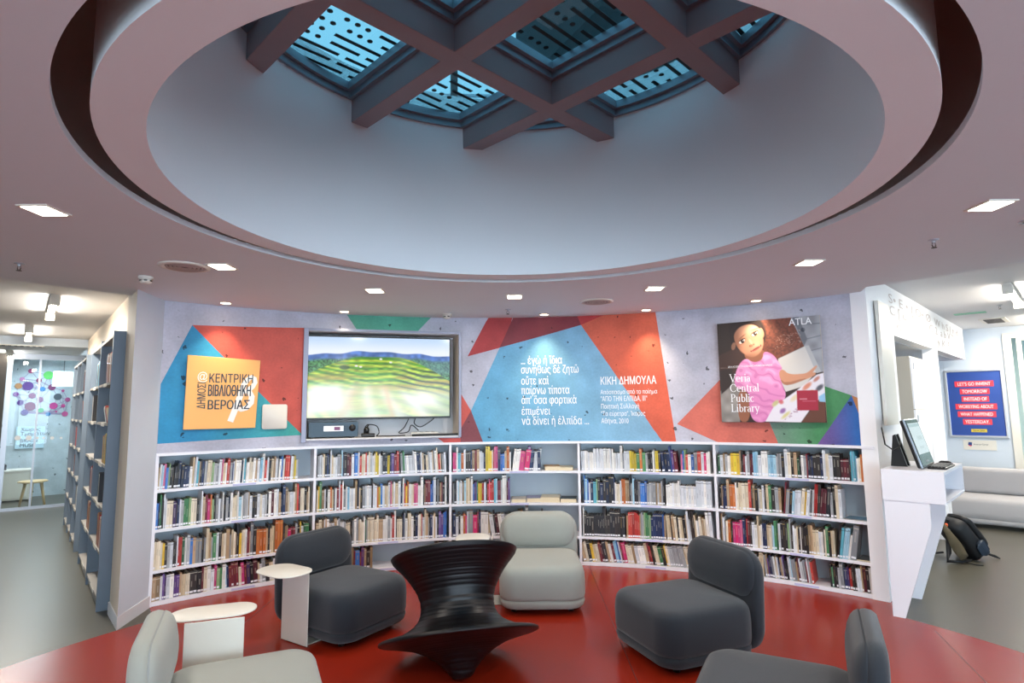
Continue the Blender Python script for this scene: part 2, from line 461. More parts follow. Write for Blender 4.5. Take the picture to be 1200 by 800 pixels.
for i in range(len(ue) - 1):
    for j in range(len(ve) - 1):
        cell = clip_convex(rect_uv(ue[i] + .055, ue[i + 1] - .055, ve[j] + .055, ve[j + 1] - .055), disc)
        if len(cell) < 3 or area2(cell) < .04: continue
        clean = [p for k, p in enumerate(cell) if math.dist(p, cell[k - 1]) > 1e-4]
        i1 = inset(clean, .035); i2 = inset(clean, .065)
        if len(i2) < 3: continue
        fr = MB()
        def ringband(outer, inner, z0, z1):
            # angular resample so both loops share a count
            cx = sum(p[0] for p in inner) / len(inner); cy = sum(p[1] for p in inner) / len(inner)
            def hit(loop, a):
                dx, dy = math.cos(a), math.sin(a); best = None
                for k in range(len(loop)):
                    p, q = loop[k], loop[(k + 1) % len(loop)]
                    ex, ey = q[0] - p[0], q[1] - p[1]; den = dx * ey - dy * ex
                    if abs(den) < 1e-12: continue
                    t = ((p[0] - cx) * ey - (p[1] - cy) * ex) / den; s_ = ((p[0] - cx) * dy - (p[1] - cy) * dx) / den
                    if t > 0 and -1e-6 <= s_ <= 1 + 1e-6: best = t if best is None else min(best, t)
                return (cx + dx * best, cy + dy * best)
            an = sorted(set([round(math.atan2(p[1] - cy, p[0] - cx), 5) for p in inner + outer]))
            O = [hit(outer, a) for a in an]; I = [hit(inner, a) for a in an]; n = len(an)
            vs = [(p[0], p[1], z0) for p in O] + [(p[0], p[1], z0) for p in I] + [(p[0], p[1], z1) for p in O] + [(p[0], p[1], z1) for p in I]
            fs = []
            for k in range(n):
                l = (k + 1) % n
                fs += [(k, l, n + l, n + k), (n + k, n + l, 3 * n + l, 3 * n + k), (2 * n + k, 3 * n + k, 3 * n + l, 2 * n + l), (k, 2 * n + k, 2 * n + l, l)]
            fr.add(vs, fs)
        try:
            ringband(clean, i1, 3.885, 3.93); ringband(clean, i2, 3.93, 3.985)
        except Exception:
            continue
        fr.build('pane_frame', FRAMEM, sky)
        pane = MB().prism(clean, 3.990, 4.002).build('pane', SKYGLASS, sky)
        # printed frit: long bars and rows of dots
        rf = random.Random(i * 7 + j + 3)
        fm = MB(); v = ve[j] + .1
        while v < ve[j + 1] - .1:
            u = ue[i] + .08 + rf.random() * .1
            while u < ue[i + 1] - .05:
                if rf.random() < .66:
                    L = rf.choice([.2, .35, .5, .7])
                    pl = clip_convex(rect_uv(u, min(u + L, ue[i + 1]), v - .014, v + .014), i2)
                    if len(pl) > 2: fm.prism(pl, 3.986, 3.9895)
                    u += L + .05
                else:
                    for k in range(3):
                        x, y = uvxy(u + .025, v)
                        dd = [(x + .018 * math.cos(q * PI / 5), y + .018 * math.sin(q * PI / 5)) for q in range(10)]
                        pl = clip_convex(dd, i2)
                        if len(pl) > 2: fm.prism(pl, 3.986, 3.9895)
                        u += .07
                    u += .04
            v += .088
        fo = fm.build('frit_print', FRIT, pane); tag(fo, kind='stuff')
# plant room on the roof seen dark above the glass
rb = MB().box((1.9, 9.8, 8.5), (2.6, 2.6, 1.8), .5).build('rooftop_room', mat('dark_cladding', '#1b2023', .7, var=.1))
tag(rb, 'dark rooftop structure seen above the skylight glass', 'building')
rp = empty('rooftop_rail', (-.9, 8.8, 6.2)); tag(rp, 'slim metal rail and post seen through the skylight, left of the dark structure', 'railing')
MB().tube([(-2, 0, .5), (3, .6, .7)], .03).build('rail', ALU, rp); MB().tube([(0, 0.2, -.6), (0, .2, 1.0)], .06).build('post', DARK, rp)

# ------------------------------------------------------------------ curved mural wall
HA0, HA1, HZ0, HZ1 = -27.75, -7.1, 1.385, 2.535
ST = 1.325
ZT = CZ + .003
angs = sorted(set([A0 + (A1 - A0) * k / 60 for k in range(61)] + [HA0, HA1]))
mb = MB(); vs = []; uv = []; fs = []; zs = [ST, HZ0, HZ1, ZT]
for a in angs:
    for z in zs:
        vs.append(arc(a, RW, z)); uv.append((math.radians(a) * RW, z))
for i in range(len(angs) - 1):
    for k in range(3):
        if k == 1 and HA0 - 1e-6 <= angs[i] < HA1 - 1e-6: continue
        fs.append((i * 4 + k, (i + 1) * 4 + k, (i + 1) * 4 + k + 1, i * 4 + k + 1))
mb.add(vs, fs, 0, True)
wall = mb.build('wall_back', CONC, uv=uv, fix=False); tag(wall, kind='structure')
# solid backing behind it all
MB().add([arc(a, RW + .34, z) for a in angs for z in (0, CZ2)], [(2 * i, 2 * i + 2, 2 * i + 3, 2 * i + 1) for i in range(len(angs) - 1)], 0, True).build('wall_core', WHITE, wall, fix=False)

def mural(poly, colf, label, out=.0015):
    pts = [(p[0], p[1]) for p in poly]; lo = min(p[0] for p in pts); hi = max(p[0] for p in pts)
    n = max(1, int((hi - lo) / 1.2)); vs = []; fs = []; uv = []; col = []
    for k in range(n):
        a, b = lo + (hi - lo) * k / n, lo + (hi - lo) * (k + 1) / n
        q = clip(clip(pts, -1, 0, -a), 1, 0, b)
        q = [p for i, p in enumerate(q) if math.dist(p, q[i - 1]) > 1e-5]
        if len(q) < 3: continue
        s_ = len(vs)
        for p in q:
            z = min(max(p[1], ST), ZT)
            vs.append(arc(p[0], RW - out, z)); uv.append((math.radians(p[0]) * RW, z)); col.append(colf(p[0], z))
        fs.append(tuple(range(s_, s_ + len(q))))
    o = MB().add(vs, fs).build('mural_shape', CONCA, wall, uv=uv, col=col, fix=False)
    o['label'] = label; return o
def flat(c): h = hx(c); return lambda a, z: h
def grad(c0, c1, a0, a1):
    x, y = hx(c0), hx(c1)
    def f(a, z):
        t = min(max((a - a0) / (a1 - a0), 0), 1); return tuple(x[i] * (1 - t) + y[i] * t for i in range(4))
    return f
mural([(-40.92, 2.508), (-43.85, 1.946), (-43.85, 1.411), (-27.8, 1.444)], grad('#2f8dbb', '#41a39b', -40, -29), 'blue triangle of the mural fading to teal')
mural([(-40.92, 2.508), (-27.76, 2.552), (-27.76, 1.43), (-27.8, 1.444)], flat('#c9574a'), 'red triangle of the mural left of the television')
mural([(-22.59, 2.721), (-11.11, 2.721), (-13.1, 2.546), (-21.21, 2.554)], flat('#56a58c'), 'green mural shape above the television')
mural([(-7.05, 1.874), (-5.54, 1.671), (-7.05, 1.46)], flat('#cf5c50'), 'small red mural triangle right of the television')
mural([(-5.54, 1.671), (-3.89, 1.321), (-7.05, 1.321), (-7.05, 1.46)], flat('#84454c'), 'maroon mural triangle right of the television')
mural([(-10.14, 1.376), (-6.95, 1.371), (-6.95, 1.325), (-9.32, 1.325)], flat('#c4524c'), 'red mural sliver under the television')
mural([(-3.01, 2.73), (.4, 2.73), (.21, 2.667), (-1.47, 2.373), (-6.0, 2.278)], flat('#b03a3c'), 'crimson mural wedge beside the poem')
mural([(.21, 2.667), (.5, 2.722), (9.61, 2.722), (10.1, 2.615), (-1.46, 2.376)], flat('#7d2e38'), 'dark maroon mural band above the poem')
mural([(9.61, 2.725), (13.49, 2.725), (10.1, 2.615)], flat('#b9393c'), 'crimson mural tip under the ceiling')
mural([(-1.46, 2.376), (10.1, 2.615), (20.61, 1.32), (-3.89, 1.32), (-5.54, 1.671)], grad('#5fa3c6', '#86b2cf', -5, 18), 'light blue mural field behind the poem')
mural([(13.49, 2.725), (20.36, 2.725), (22.39, 1.32), (20.59, 1.32), (10.1, 2.615)], flat('#d06149'), 'orange red mural wedge right of the poem')
mural([(22.61, 1.508), (28.36, 1.97), (31.15, 2.195), (34.73, 1.32), (27.69, 1.32)], flat('#cf6f61'), 'salmon mural triangle under the picture of the girl')
mural([(32.9, 1.786), (37.86, 1.946), (40.35, 1.863), (42.97, 1.777), (39.05, 1.32), (34.73, 1.32)], grad('#7f9c8c', '#4f9160', 34, 39), 'green mural shape under the picture of the girl')
mural([(42.97, 1.777), (44.54, 1.32), (39.05, 1.32)], grad('#7a5a97', '#2f63a8', 39.5, 43), 'blue and purple mural triangle')
mural([(42.97, 1.777), (44.8, 1.707), (44.8, 1.32), (44.54, 1.32)], flat('#b77b4c'), 'brown mural sliver at the right end')

def wall_fn(a0, z0):
    return lambda x, y: arc(a0 + math.degrees(x / RW), RW - .004, z0 + y)
for txt, z, wd in (('... ἐγὼ ἡ ἴδια', 2.184, .47), ('συνήθως δὲ ζητῶ', 2.079, .655), ('οὔτε καὶ', 1.954, .315), ('παίρνω τίποτα', 1.847, .55),
                   ("ἀπ' ὅσα φορτικὰ", 1.738, .625), ('ἐπιμένει', 1.616, .325), ('νὰ δίνει ἡ ἐλπίδα ...', 1.507, .76)):
    lettering(txt, .125, wall_fn(1.5, z), TEXTW, wall, .010, width=wd * .985)
for txt, z, s_, wd in (('ΚΙΚΗ ΔΗΜΟΥΛΑ', 1.94, .118, .60), ('Απόσπασμα από το ποίημα', 1.835, .066, .61), ('"ΑΠΟ ΤΗΝ ΕΛΠΙΔΑ, ΙΙΙ"', 1.758, .075, .50),
                       ('Ποιητική Συλλογή', 1.677, .072, .41), ('"Τα εύρετρα", Ίκαρος', 1.598, .07, .475), ('Αθήνα, 2010', 1.517, .076, .295)):
    lettering(txt, s_, wall_fn(12.55, z), TEXTW, wall, .012 if z > 1.9 else .006, width=wd)

# ------------------------------------------------------------------ side walls, column, other room shells
# left pier: front face from the wall end to the corner, then the face that recedes beside the grey bookcases
E0 = arc(A0, RW); p2 = P1 + dL * .52; p3 = p2 + eL * .10; p4 = P1 + dL * 6.2 + eL * .10; p5 = GL + eL * .3
pts = [E0, P1, p2, p3, p4, p5]
mb = MB()
for i in range(len(pts) - 1):
    a, b = pts[i], pts[i + 1]
    zt = ZT if i == 0 else CZ2
    mb.add([(a.x, a.y, 0), (b.x, b.y, 0), (b.x, b.y, zt), (a.x, a.y, zt)], [(0, 1, 2, 3)], 1 if i == 0 else 0)
wl = mb.build('wall_left', [CREAM, GREYW], fix=False); tag(wl, kind='structure')
mb = MB()
nrm = Vector(((P1 - E0).y, -(P1 - E0).x, 0)).normalized()
if nrm.dot(Vector((0, 2, 0)) - P1) < 0: nrm = -nrm
q0, q1 = E0 + nrm * .014, P1 + nrm * .014 - eL * .014
mb.prism([(E0.x, E0.y), (P1.x, P1.y), (q1.x, q1.y), (q0.x, q0.y)], 0, .10)
a_, b_ = P1 - eL * .014, P1 + dL * .5 - eL * .014
mb.prism([(P1.x, P1.y), (q1.x, q1.y), (b_.x, b_.y), ((P1 + dL * .5).x, (P1 + dL * .5).y)], 0, .10)
tag(mb.build('baseboard_left', BASEB), kind='structure')
# left end: bulkhead, dark panel, glass partition
def vert_panel(o, d, s0, s1, z0, z1, th, nrm, name, m, parent=None, **k):
    a, b = o + d * s0, o + d * s1; t = nrm * th
    return MB().prism([(a.x, a.y), (b.x, b.y), (b.x + t.x, b.y + t.y), (a.x + t.x, a.y + t.y)], z0, z1).build(name, m, parent, **k)
LB = P1 + dL * 6.2
bh = vert_panel(LB, eL, -4.5, .1, 2.76, CZ2, 2.6, dL, 'trim_1', GREYW); tag(bh, kind='structure')
gp = empty('window_2', GL); tag(gp, kind='structure')
def gpart(s0, s1, z0, z1, name, m, th=.05):
    a, b = eL * s0 - dL * th / 2, eL * s1 - dL * th / 2; t = dL * th
    return MB().prism([(a.x, a.y), (b.x, b.y), (b.x + t.x, b.y + t.y), (a.x + t.x, a.y + t.y)], z0, z1).build(name, m, gp)
gpart(-.89, .35, 2.66, 2.76, 'frame_rail', ALU); gpart(-.89, .35, 0, .05, 'frame_rail', ALU)
gpart(-.91, -.84, .05, 2.66, 'frame_post', ALU); gpart(-.47, -.44, .05, 2.66, 'frame_post', ALU)
gpart(-.84, -.47, .05, 2.66, 'pane', GLASS, .008); gpart(-.44, .35, .05, 2.66, 'pane', GLASS, .008)
for s_, z_, r_ in ((-.693, 1.26, .045), (-.541, 1.255, .045), (-.422, 1.25, .025), (-.333, 1.245, .02), (-.211, 1.24, .03), (-.08, 1.235, .022)):
    c = eL * s_ - dL * .008
    MB().add([c + eL * r_ * math.cos(k * PI / 6) + Vector((0, 0, z_ + r_ * math.sin(k * PI / 6))) for k in range(12)], [tuple(range(12))]).build('frosted_dot', TEXTW, gp, fix=False)
wd_ = vert_panel(GL, eL, -5.0, -.92, 0, 2.76, .1, dL, 'wall_left_end', DARK); tag(wd_, kind='structure')
wf = vert_panel(GL + dL * 2.0, eL, -3.5, 2.5, 0, 2.9, .1, dL, 'wall_glass_room', concrete_mat('blue_concrete_print', color='#b6c2ca'))
me = wf.data; ul = me.uv_layers.new(name='UVMap')
for i, l in enumerate(me.loops):
    v = me.vertices[l.vertex_index].co; ul.data[i].uv = ((v - GL).dot(eL), v.z)
tag(wf, kind='structure')
vert_panel(GL + dL * .06, dL, 0, 1.94, 0, 2.76, .1, eL, 'wall_glass_room_side', WHITE).matrix_world = Matrix.Translation(eL * .4)
tag(bpy.data.objects['wall_glass_room_side'], kind='structure')
BW = GL + dL * 2.0
def bwp(s, z, out=.01): return BW + eL * s - dL * out + Vector((0, 0, z))
net = [(-.57, 2.56, .048, '#a04070'), (-.7, 2.39, .043, '#b87aa8'), (-.28, 2.48, .086, '#58b858'), (-.75, 2.25, .059, '#a87a50'), (-.6, 2.25, .091, '#54307c'), (-.43, 2.37, .048, '#80305c'),
       (-.36, 2.19, .048, '#3a78b0'), (-.21, 2.23, .064, '#703060'), (-.02, 2.16, .027, '#b04080'), (-.78, 2.08, .048, '#703080'), (-.52, 2.05, .059, '#703060'), (-.39, 1.97, .059, '#703068'),
       (-.1, 2.03, .07, '#44505c'), (.07, 1.97, .048, '#a04880'), (-.7, 1.91, .054, '#503078'), (-.54, 1.83, .091, '#6c2c54'), (-.16, 1.84, .07, '#b03c84'), (0, 1.84, .038, '#b04080'),
       (-.36, 1.75, .048, '#50a070'), (-.62, 1.71, .059, '#4c3880'), (-.24, 1.67, .043, '#2c70a8'), (-.11, 1.72, .021, '#b04080'), (.04, 1.67, .054, '#b04880')]
lm = MB()
for i, a in enumerate(net):
    for b in sorted(net[i + 1:], key=lambda q: math.hypot(q[0] - a[0], q[1] - a[1]))[:3]:
        d = Vector((b[0] - a[0], b[1] - a[1])); n = Vector((-d.y, d.x)).normalized() * .004
        lm.add([bwp(a[0] + n.x, a[1] + n.y), bwp(b[0] + n.x, b[1] + n.y), bwp(b[0] - n.x, b[1] - n.y), bwp(a[0] - n.x, a[1] - n.y)], [(0, 1, 2, 3)])
tag(lm.build('network_lines', mat('mauve_print', '#8a6f9c', .6), wf, fix=False), kind='stuff')
for s_, z_, r_, c in net:
    MB().add([bwp(s_ + r_ * math.cos(k * PI / 8), z_ + r_ * math.sin(k * PI / 8), .013) for k in range(16)], [tuple(range(16))]).build('network_dot', mat('dot_print', c, .6), wf, fix=False)
sg = vert_panel(BW - dL * .03, eL, -.73, -.27, .98, 1.42, .02, dL, 'wall_sign', mat('sign_board', '#b9d6e6', .5))
tag(sg, 'pale rectangular sign on the blue wall inside the glass room', 'sign')
for txt, z_ in (('Χώρος', 1.33), ('Τμημάτων', 1.24), ('BRAIN', 1.10), ('MUSE', 1.01)):
    lettering(txt, .10, lambda x, y, z_=z_: bwp(-.66 + x, z_ + y, .034), TEXTD, sg, .01)
lampP = empty('pendant_lamp', bwp(-.05, 2.38, .55)); tag(lampP, 'white drum pendant lamp hanging in the glass room', 'lamp')
MB().lathe([(.17, .15), (.18, -.15)], 32, cap=False).build('lamp_shade', mat('white_shade', '#d8ece8', .7), lampP)
MB().tube([(0, 0, .5), (0, 0, .0)], .006).build('cord', BLACKP, lampP)
MB().lathe([(.0, -.06), (.05, -.04), (.06, 0), (.03, .05)], 16).build('bulb', emis('bulb_glass', '#fff0d0', 4), lampP)
cab = empty('low_cabinet', BW + eL * -1.0 - dL * .45); tag(cab, 'low white cabinet behind the glass partition', 'cabinet'); cab.rotation_euler = (0, 0, math.atan2(eL.y, eL.x))
MB().box((0, 0, .30), (1.1, .5, .54)).build('body', TABLEW, cab, bevel=.006); MB().box((0, 0, .585), (1.14, .54, .03)).build('top', TABLEW, cab, bevel=.004)
for k in (-.27, .27): MB().box((k, -.255, .3), (.5, .015, .48)).build('door', TABLEW, cab, bevel=.004)
bx = MB().lathe([(.0, 0), (.10, 0), (.10, .10), (.085, .11), (.085, .03), (0, .03)], 4, cap=False).build('storage_box', BLACKP); bx.location = cab.location + Vector((0, 0, .6)) + eL * .1
tag(bx, 'small black tray on the low white cabinet', 'tray')
stl = empty('wooden_stool', (-8.80, 10.90, 0), .7); tag(stl, 'pale wooden stool with splayed legs behind the glass partition', 'stool')
MB().lathe([(0, .43), (.16, .43), (.22, .445), (.225, .46), (.2, .47), (0, .465)], 40).build('seat', WOOD, stl)
for k in range(3):
    a = k * 2 * PI / 3 + .4
    MB().tube([(.13 * math.cos(a), .13 * math.sin(a), .44), (.21 * math.cos(a), .21 * math.sin(a), 0)], [.026, .018], 12).build('leg', WOOD, stl)

# right side: wall end, fascia with printed symbols, openings
WO = WPR
def wpt(s, e, z): return WO + dR * s + eR * e + Vector((0, 0, z))
mb = MB()
def wbox(mb, s0, s1, e0, e1, z0, z1, mi=0):
    a = [wpt(s0, e0, 0), wpt(s1, e0, 0), wpt(s1, e1, 0), wpt(s0, e1, 0)]
    mb.prism([(p.x, p.y) for p in a], z0, z1, mi)
wbox(mb, 0, .98, -.13, 0, 0, CZ2)
wbox(mb, .98, 5.85, -.13, 0, 2.39, CZ2)
wbox(mb, 3.15, 3.40, -.13, 0, 0, 2.39)
wr = mb.build('wall_right', mat('bright_white_paint', '#eeeeef', .55, bump=.02)); tag(wr, kind='structure')
# alcove behind the openings
mb = MB(); wbox(mb, .98, 5.85, -1.35, -1.25, 0, 2.39); wbox(mb, .98, 5.85, -1.35, -.13, 2.385, 2.45); wbox(mb, .9, 1.0, -1.35, -.13, 0, 2.45)
tag(mb.build('wall_alcove', GREYW), kind='structure')
# printed faint symbols on the fascia
SYM = mat('grey_symbol_print', '#c6bcb9', .6)
rs = random.Random(5)
for row, z_ in enumerate((2.72, 2.60, 2.46)):
    txt = ['S\u2022 E \u2022 ( O\u2022 \u00d8  W h S | n d', 'C [ u . % o  ? G 2  a b V 7 z', '  o\u00b7 x ii  8 e \u00b7 y K 5 s P'][row]
    lettering(txt, .14, lambda x, y, z_=z_: wpt(.85 + x, .004, z_ + y), SYM, wr, 0, width=4.4 - row * .2, name='symbol_print')
# mounted white panel beside the shelf end
mp = MB(); wbox(mp, .22, .66, .012, .045, 1.50, 2.655); o = mp.build('wall_panel', TABLEW, bevel=.003)
tag(o, 'tall white panel mounted on the wall above the computer desk', 'panel')
# poster wall
vert_panel(QW, Vector((.714, -.7, 0)), -3.2, .50, 0, CZ2, .12, dR, 'wall_far', GREYW)
tag(bpy.data.objects['wall_far'], kind='structure')
vert_panel(QW, Vector((.714, -.7, 0)), .50, 2.6, 2.78, CZ2, .12, dR, 'wall_far_header', GREYW); tag(bpy.data.objects['wall_far_header'], kind='structure')
dp = empty('door_1', QW); tag(dp, kind='structure')
eF = Vector((.714, -.7, 0))
def dpart(s0, s1, z0, z1, name, m, th=.08, off=-.03):
    a, b = eF * s0 + dR * off, eF * s1 + dR * off; t = dR * th
    return MB().prism([(a.x, a.y), (b.x, b.y), (b.x + t.x, b.y + t.y), (a.x + t.x, a.y + t.y)], z0, z1).build(name, m, dp)
dpart(.50, .60, 0, 2.78, 'frame_post', TABLEW); dpart(.60, 2.4, 2.70, 2.78, 'frame_rail', TABLEW); dpart(.66, .72, 0, 2.66, 'leaf_stile', TABLEW, .04, 0)
dpart(.72, 1.8, .02, 2.66, 'pane', GLASS, .008, .015); dpart(1.8, 1.88, 0, 2.7, 'frame_post', TABLEW); dpart(.66, 1.8, 2.66, 2.70, 'leaf_rail', TABLEW, .04, 0)
wg = vert_panel(QW + dR * 2.4, eF, -1, 4, 0, CZ2, .1, dR, 'wall_beyond_door', mat('pale_green_paint', '#b9c8bd', .6)); tag(wg, kind='structure')
area_light('beyond_door_lamp', QW + eF * 1.3 + dR * 1.2 + Vector((0, 0, 2.8)), .6, 25, (1, .97, .9))
# outer walls, only there to close the side rooms
for nm, a, b in (('wall_side_left', (-14, -2), (-10.6, 12.5)), ('wall_side_right', (11.5, -2), (10.6, 9.5))):
    MB().extr([(a[0], a[1], 0), (b[0], b[1], 0), (b[0], b[1], CZ2), (a[0], a[1], CZ2)], (.1 if a[0] > 0 else -.1, 0, 0)).build(nm, WHITE)
    tag(bpy.data.objects[nm], kind='structure')

# window wall behind the photographer
ww = empty('window_3'); tag(ww, kind='structure')
MB().box((0, -5, .15), (32, .15, .3)).build('sill_wall', WHITE, ww); MB().box((0, -5, 2.8), (32, .15, .2)).build('lintel', WHITE, ww)
MB().box((-9.2, -5, 1.5), (13.5, .15, 2.4)).build('solid_wall', WHITE, ww)
for k in range(7, 17): MB().box((-16 + 2 * k, -5, 1.5), (.08, .12, 2.4)).build('mullion', ALU, ww)

# ------------------------------------------------------------------ shelving: five curved bays
NB = 5; SPAN = (A1 - A0) / NB
LV = [.02, .293, .645, .990, 1.313]      # shelf board centres
def board(mb, a0, a1, r0, r1, z0, z1, seg=6):
    vs = []; fs = []
    for k in range(seg + 1):
        a = a0 + (a1 - a0) * k / seg
        vs += [arc(a, r0, z0), arc(a, r1, z0), arc(a, r1, z1), arc(a, r0, z1)]
    for k in range(seg):
        b = 4 * k; c = b + 4
        for i in range(4): j = (i + 1) % 4; fs.append((b + i, b + j, c + j, c + i))
    fs += [(0, 3, 2, 1), (4 * seg, 4 * seg + 1, 4 * seg + 2, 4 * seg + 3)]
    mb.add(vs, fs)
bay_names = ['leftmost', 'second', 'middle', 'fourth', 'rightmost']
bay_lab = ['white shelving bay under the orange board, leftmost of the curved run', 'white shelving bay under the television, second from the left',
           'white shelving bay under the poem, behind the light armchair', 'white shelving bay between poem and girl picture, fourth from the left',
           'white shelving bay under the girl picture, rightmost of the curved run']
UT = .0
for i in range(NB):
    a0, a1 = A0 + SPAN * i, A0 + SPAN * (i + 1)
    e = empty('bookcase'); tag(e, bay_lab[i], 'bookcase', 'curved white shelving bays')
    mb = MB(); board(mb, a0 + .02, a1 - .02, RW + .285, RW + .30, .0, 1.325); mb.build('back_panel', BACKP, e)
    du = math.degrees(.0125 / RW)
    mb = MB(); board(mb, a0 - (0 if i == 0 else du), a0 + du * (2 if i == 0 else 1), RW - .002, RW + .285, .0, 1.3, 1); mb.build('upright', SHELFW, e)
    if i == NB - 1:
        mb = MB(); board(mb, a1 - 2 * du, a1, RW - .002, RW + .285, .0, 1.3, 1); mb.build('upright', SHELFW, e)
    for k, z in enumerate(LV):
        mb = MB()
        if k == 4: board(mb, a0, a1, RW - .012, RW + .285, 1.300, 1.3248)
        elif k == 0: board(mb, a0 + du, a1 - du, RW + .004, RW + .285, 0.004, .04)
        else: board(mb, a0 + du, a1 - du, RW, RW + .285, z - .0125, z + .0125)
        s_ = mb.build('shelf' if k < 4 else 'top_board', SHELFW, e)
        if k < 4:
            mb = MB(); am = (a0 + a1) / 2 + (.6 if k else .9); board(mb, am - 1.3, am + 1.3, RW - .0025 + (.004 if k == 0 else 0), RW + .001, z - .009, z + .009, 3)
            mb.build('label_strip', mat('label_card', '#c4c4e4', .5), s_)

# ------------------------------------------------------------------ books
PAL = dict(w=['#e4e2dc', '#d9dce0', '#ebe8e2', '#cfd3d8'], c=['#d9cbb0', '#cdb998', '#e2d6bf'], t=['#a58a68', '#b89a78', '#8f775a'], g=['#9a9c9e', '#83868a', '#b2b4b5'],
           k=['#1d1d20', '#26262c', '#322c2a'], n=['#1b2a4e', '#22345c', '#16233c'], b=['#2e62b0', '#3a78c4', '#27569a'], l=['#86b9d4', '#5aa6b8', '#a4cbdc'], r=['#b8322c', '#a02a28', '#c8453a'],
           m=['#6a1f2e', '#7a2a34', '#54202c'], o=['#c8743a', '#b5622c'], y=['#d8c03a', '#c8b030', '#e0b93c'], e=['#3c7a4c', '#4f8a5e', '#8aa878', '#2d5c40'], p=['#c43a78', '#d06a8c', '#cf2a6a'],
           v=['#5a3a7c', '#6c5494', '#43305e'])
CN = dict(w='white', c='cream', t='tan', g='grey', k='black', n='navy', b='blue', l='light blue', r='red', m='maroon', o='orange', y='yellow', e='green', p='pink', v='purple')
# (bay, shelf from top): list of runs (start fraction, end fraction, lean degrees, colours)
ROWS = {
 (0, 0): [(.0, .90, 2, 'cwlpbgekkkkknnnnnwcwltknggcceggwpcwrgnwcwwnwlwwccwtwlwrwwkctwgwbwcrrmwcyyg')],
 (0, 1): [(.0, .99, 0, 'bnekkwwccvknwgeeecckgwcmpoekgwwgwkgnwccwlwgggtwkkwcwgkwmwwtnntcwwwtrmccktc')],
 (0, 2): [(.0, .99, 0, 'ccccykgwkkwrrewgbtggkgcctgewkcctgcctkyccwmmcgkoootkcctoookkttpmmgkywee')],
 (0, 3): [(.0, .45, 0, 'ttwvvwwvvtcccckkkmcwwpeewl'), (.45, .99, -4, 'nmmmmcpmvkmcwgkccwktkmtkkmkt')],
 (1, 0): [(.0, .62, 0, 'gwgwcknkwcwwgtlnkmmwbbwrccrwcgwcyywgknynvmrk'), (.63, .99, -3, 'geewwwwwgwnnwckcgwcgwcrckgw')],
 (1, 1): [(.0, .99, 0, 'cyetwkwockwwmwrwgwlwwwtknckgwwwkwwoybwwccwpcwccwnwryowwccppwwwktmmbbwkgktmkw')],
 (1, 2): [(.0, .99, 0, 'ccttwtwwwtwgwwgcckkgwgccccwegcccccttwwwgwrwkcckngwcccwknwcrwctgknwcwkvvbb')],
 (1, 3): [(.22, .42, 0, 'kttmbmvtkt'), (.90, .995, 0, 'mmvkkm')],
 (2, 0): [(.0, .47, 0, 'ppwllowkkntmmtwwwnyyycrppnbbcow'), (.48, .70, 7, 'wwwppnnkg'), (.61, .71, 0, 'vwwwn')],
 (2, 1): [(.0, .46, 0, 'gkkwlcwtlccctwbvveyyyrrwkrprrllmmgwwmv')],
 (2, 2): [(.0, .30, 0, 'nwkwopwgpmnwwc'), (.31, .52, -8, 'wkmwwgeerc'), (.52, .80, 0, 'kttgtcgwktrt')],
 (2, 3): [(.0, .3, 0, 'kmtkmtwgkt'), (.9, .99, 0, 'mmk')],
 (3, 0): [(.0, .62, -1, 'wwwwwwwwwwwwwwwwwwwwwwwwwwwgwwyyyyyeoegkkwgyk'), (.63, .75, -5, 'nnnbvm'), (.77, .985, 0, 'pberwbgrwpww')],
 (3, 1): [(.0, .27, 0, 'kblbwnleknknkknw'), (.27, .64, 0, 'ccwoottkglkkgbbbggggtgtgk'), (.65, .985, 0, 'wwwwwwwwwwwwwwwwwwww')],
 (3, 2): [(.0, .33, 0, 'wkkkkkkkkkkkkkkkkkkkkk'), (.34, .64, 0, 'ttrrrrrrtggeeeennnnnbbt'), (.65, .985, -4, 'ccktckcckcwwkkcwwctccww')],
 (3, 3): [(.0, .80, -11, 'tckyccmmkttwmlbwmpcctwwwcmrkkccekycggggggc'), (.82, .95, -24, 'ccccc')],
 (4, 0): [(.0, .985, 0, 'ewtgwwyyytkkmwgmmlllwwwlllggggkwcktekwgmnknkknwwccwkkmmmkllllwcokyy')],
 (4, 1): [(.0, .42, 0, 'ktnntoowcccccrktkgcwkcekgt'), (.43, .72, 6, 'mgklwwcywgkgrrkkmmmk'), (.73, .80, 0, 'gkcw')],
 (4, 2): [(.0, .74, 0, 'twgcokkppppnnrmkwwccwnnccgleewkkkegkwwckwkkkttccwwkcekcc'), (.75, .86, 8, 'klllwg')],
 (4, 3): [(.0, .28, 0, 'ktmgtwvkngwc'), (.29, .60, -5, 'gtvknggwcwntgvkkwlggtmwggmwgr'), (.70, .985, -2, 'kekkwgnvrkkwwtmkwkm')],
}
def proj(p):
    q = Vector(p) - CAMP; z = q.dot(fw)
    return 600 + 684.07 * q.dot(rt) / z, 400 - 684.07 * q.dot(up) / z
HIDE = [(330, 615, 412, 760), (320, 660, 487, 765), (462, 642, 602, 800), (580, 600, 680, 725), (815, 625, 898, 790), (722, 672, 830, 790), (1000, 703, 1045, 800), (305, 664, 368, 750), (202, 705, 297, 770), (160, 708, 205, 800)]
books = []
rb_ = random.Random(3)
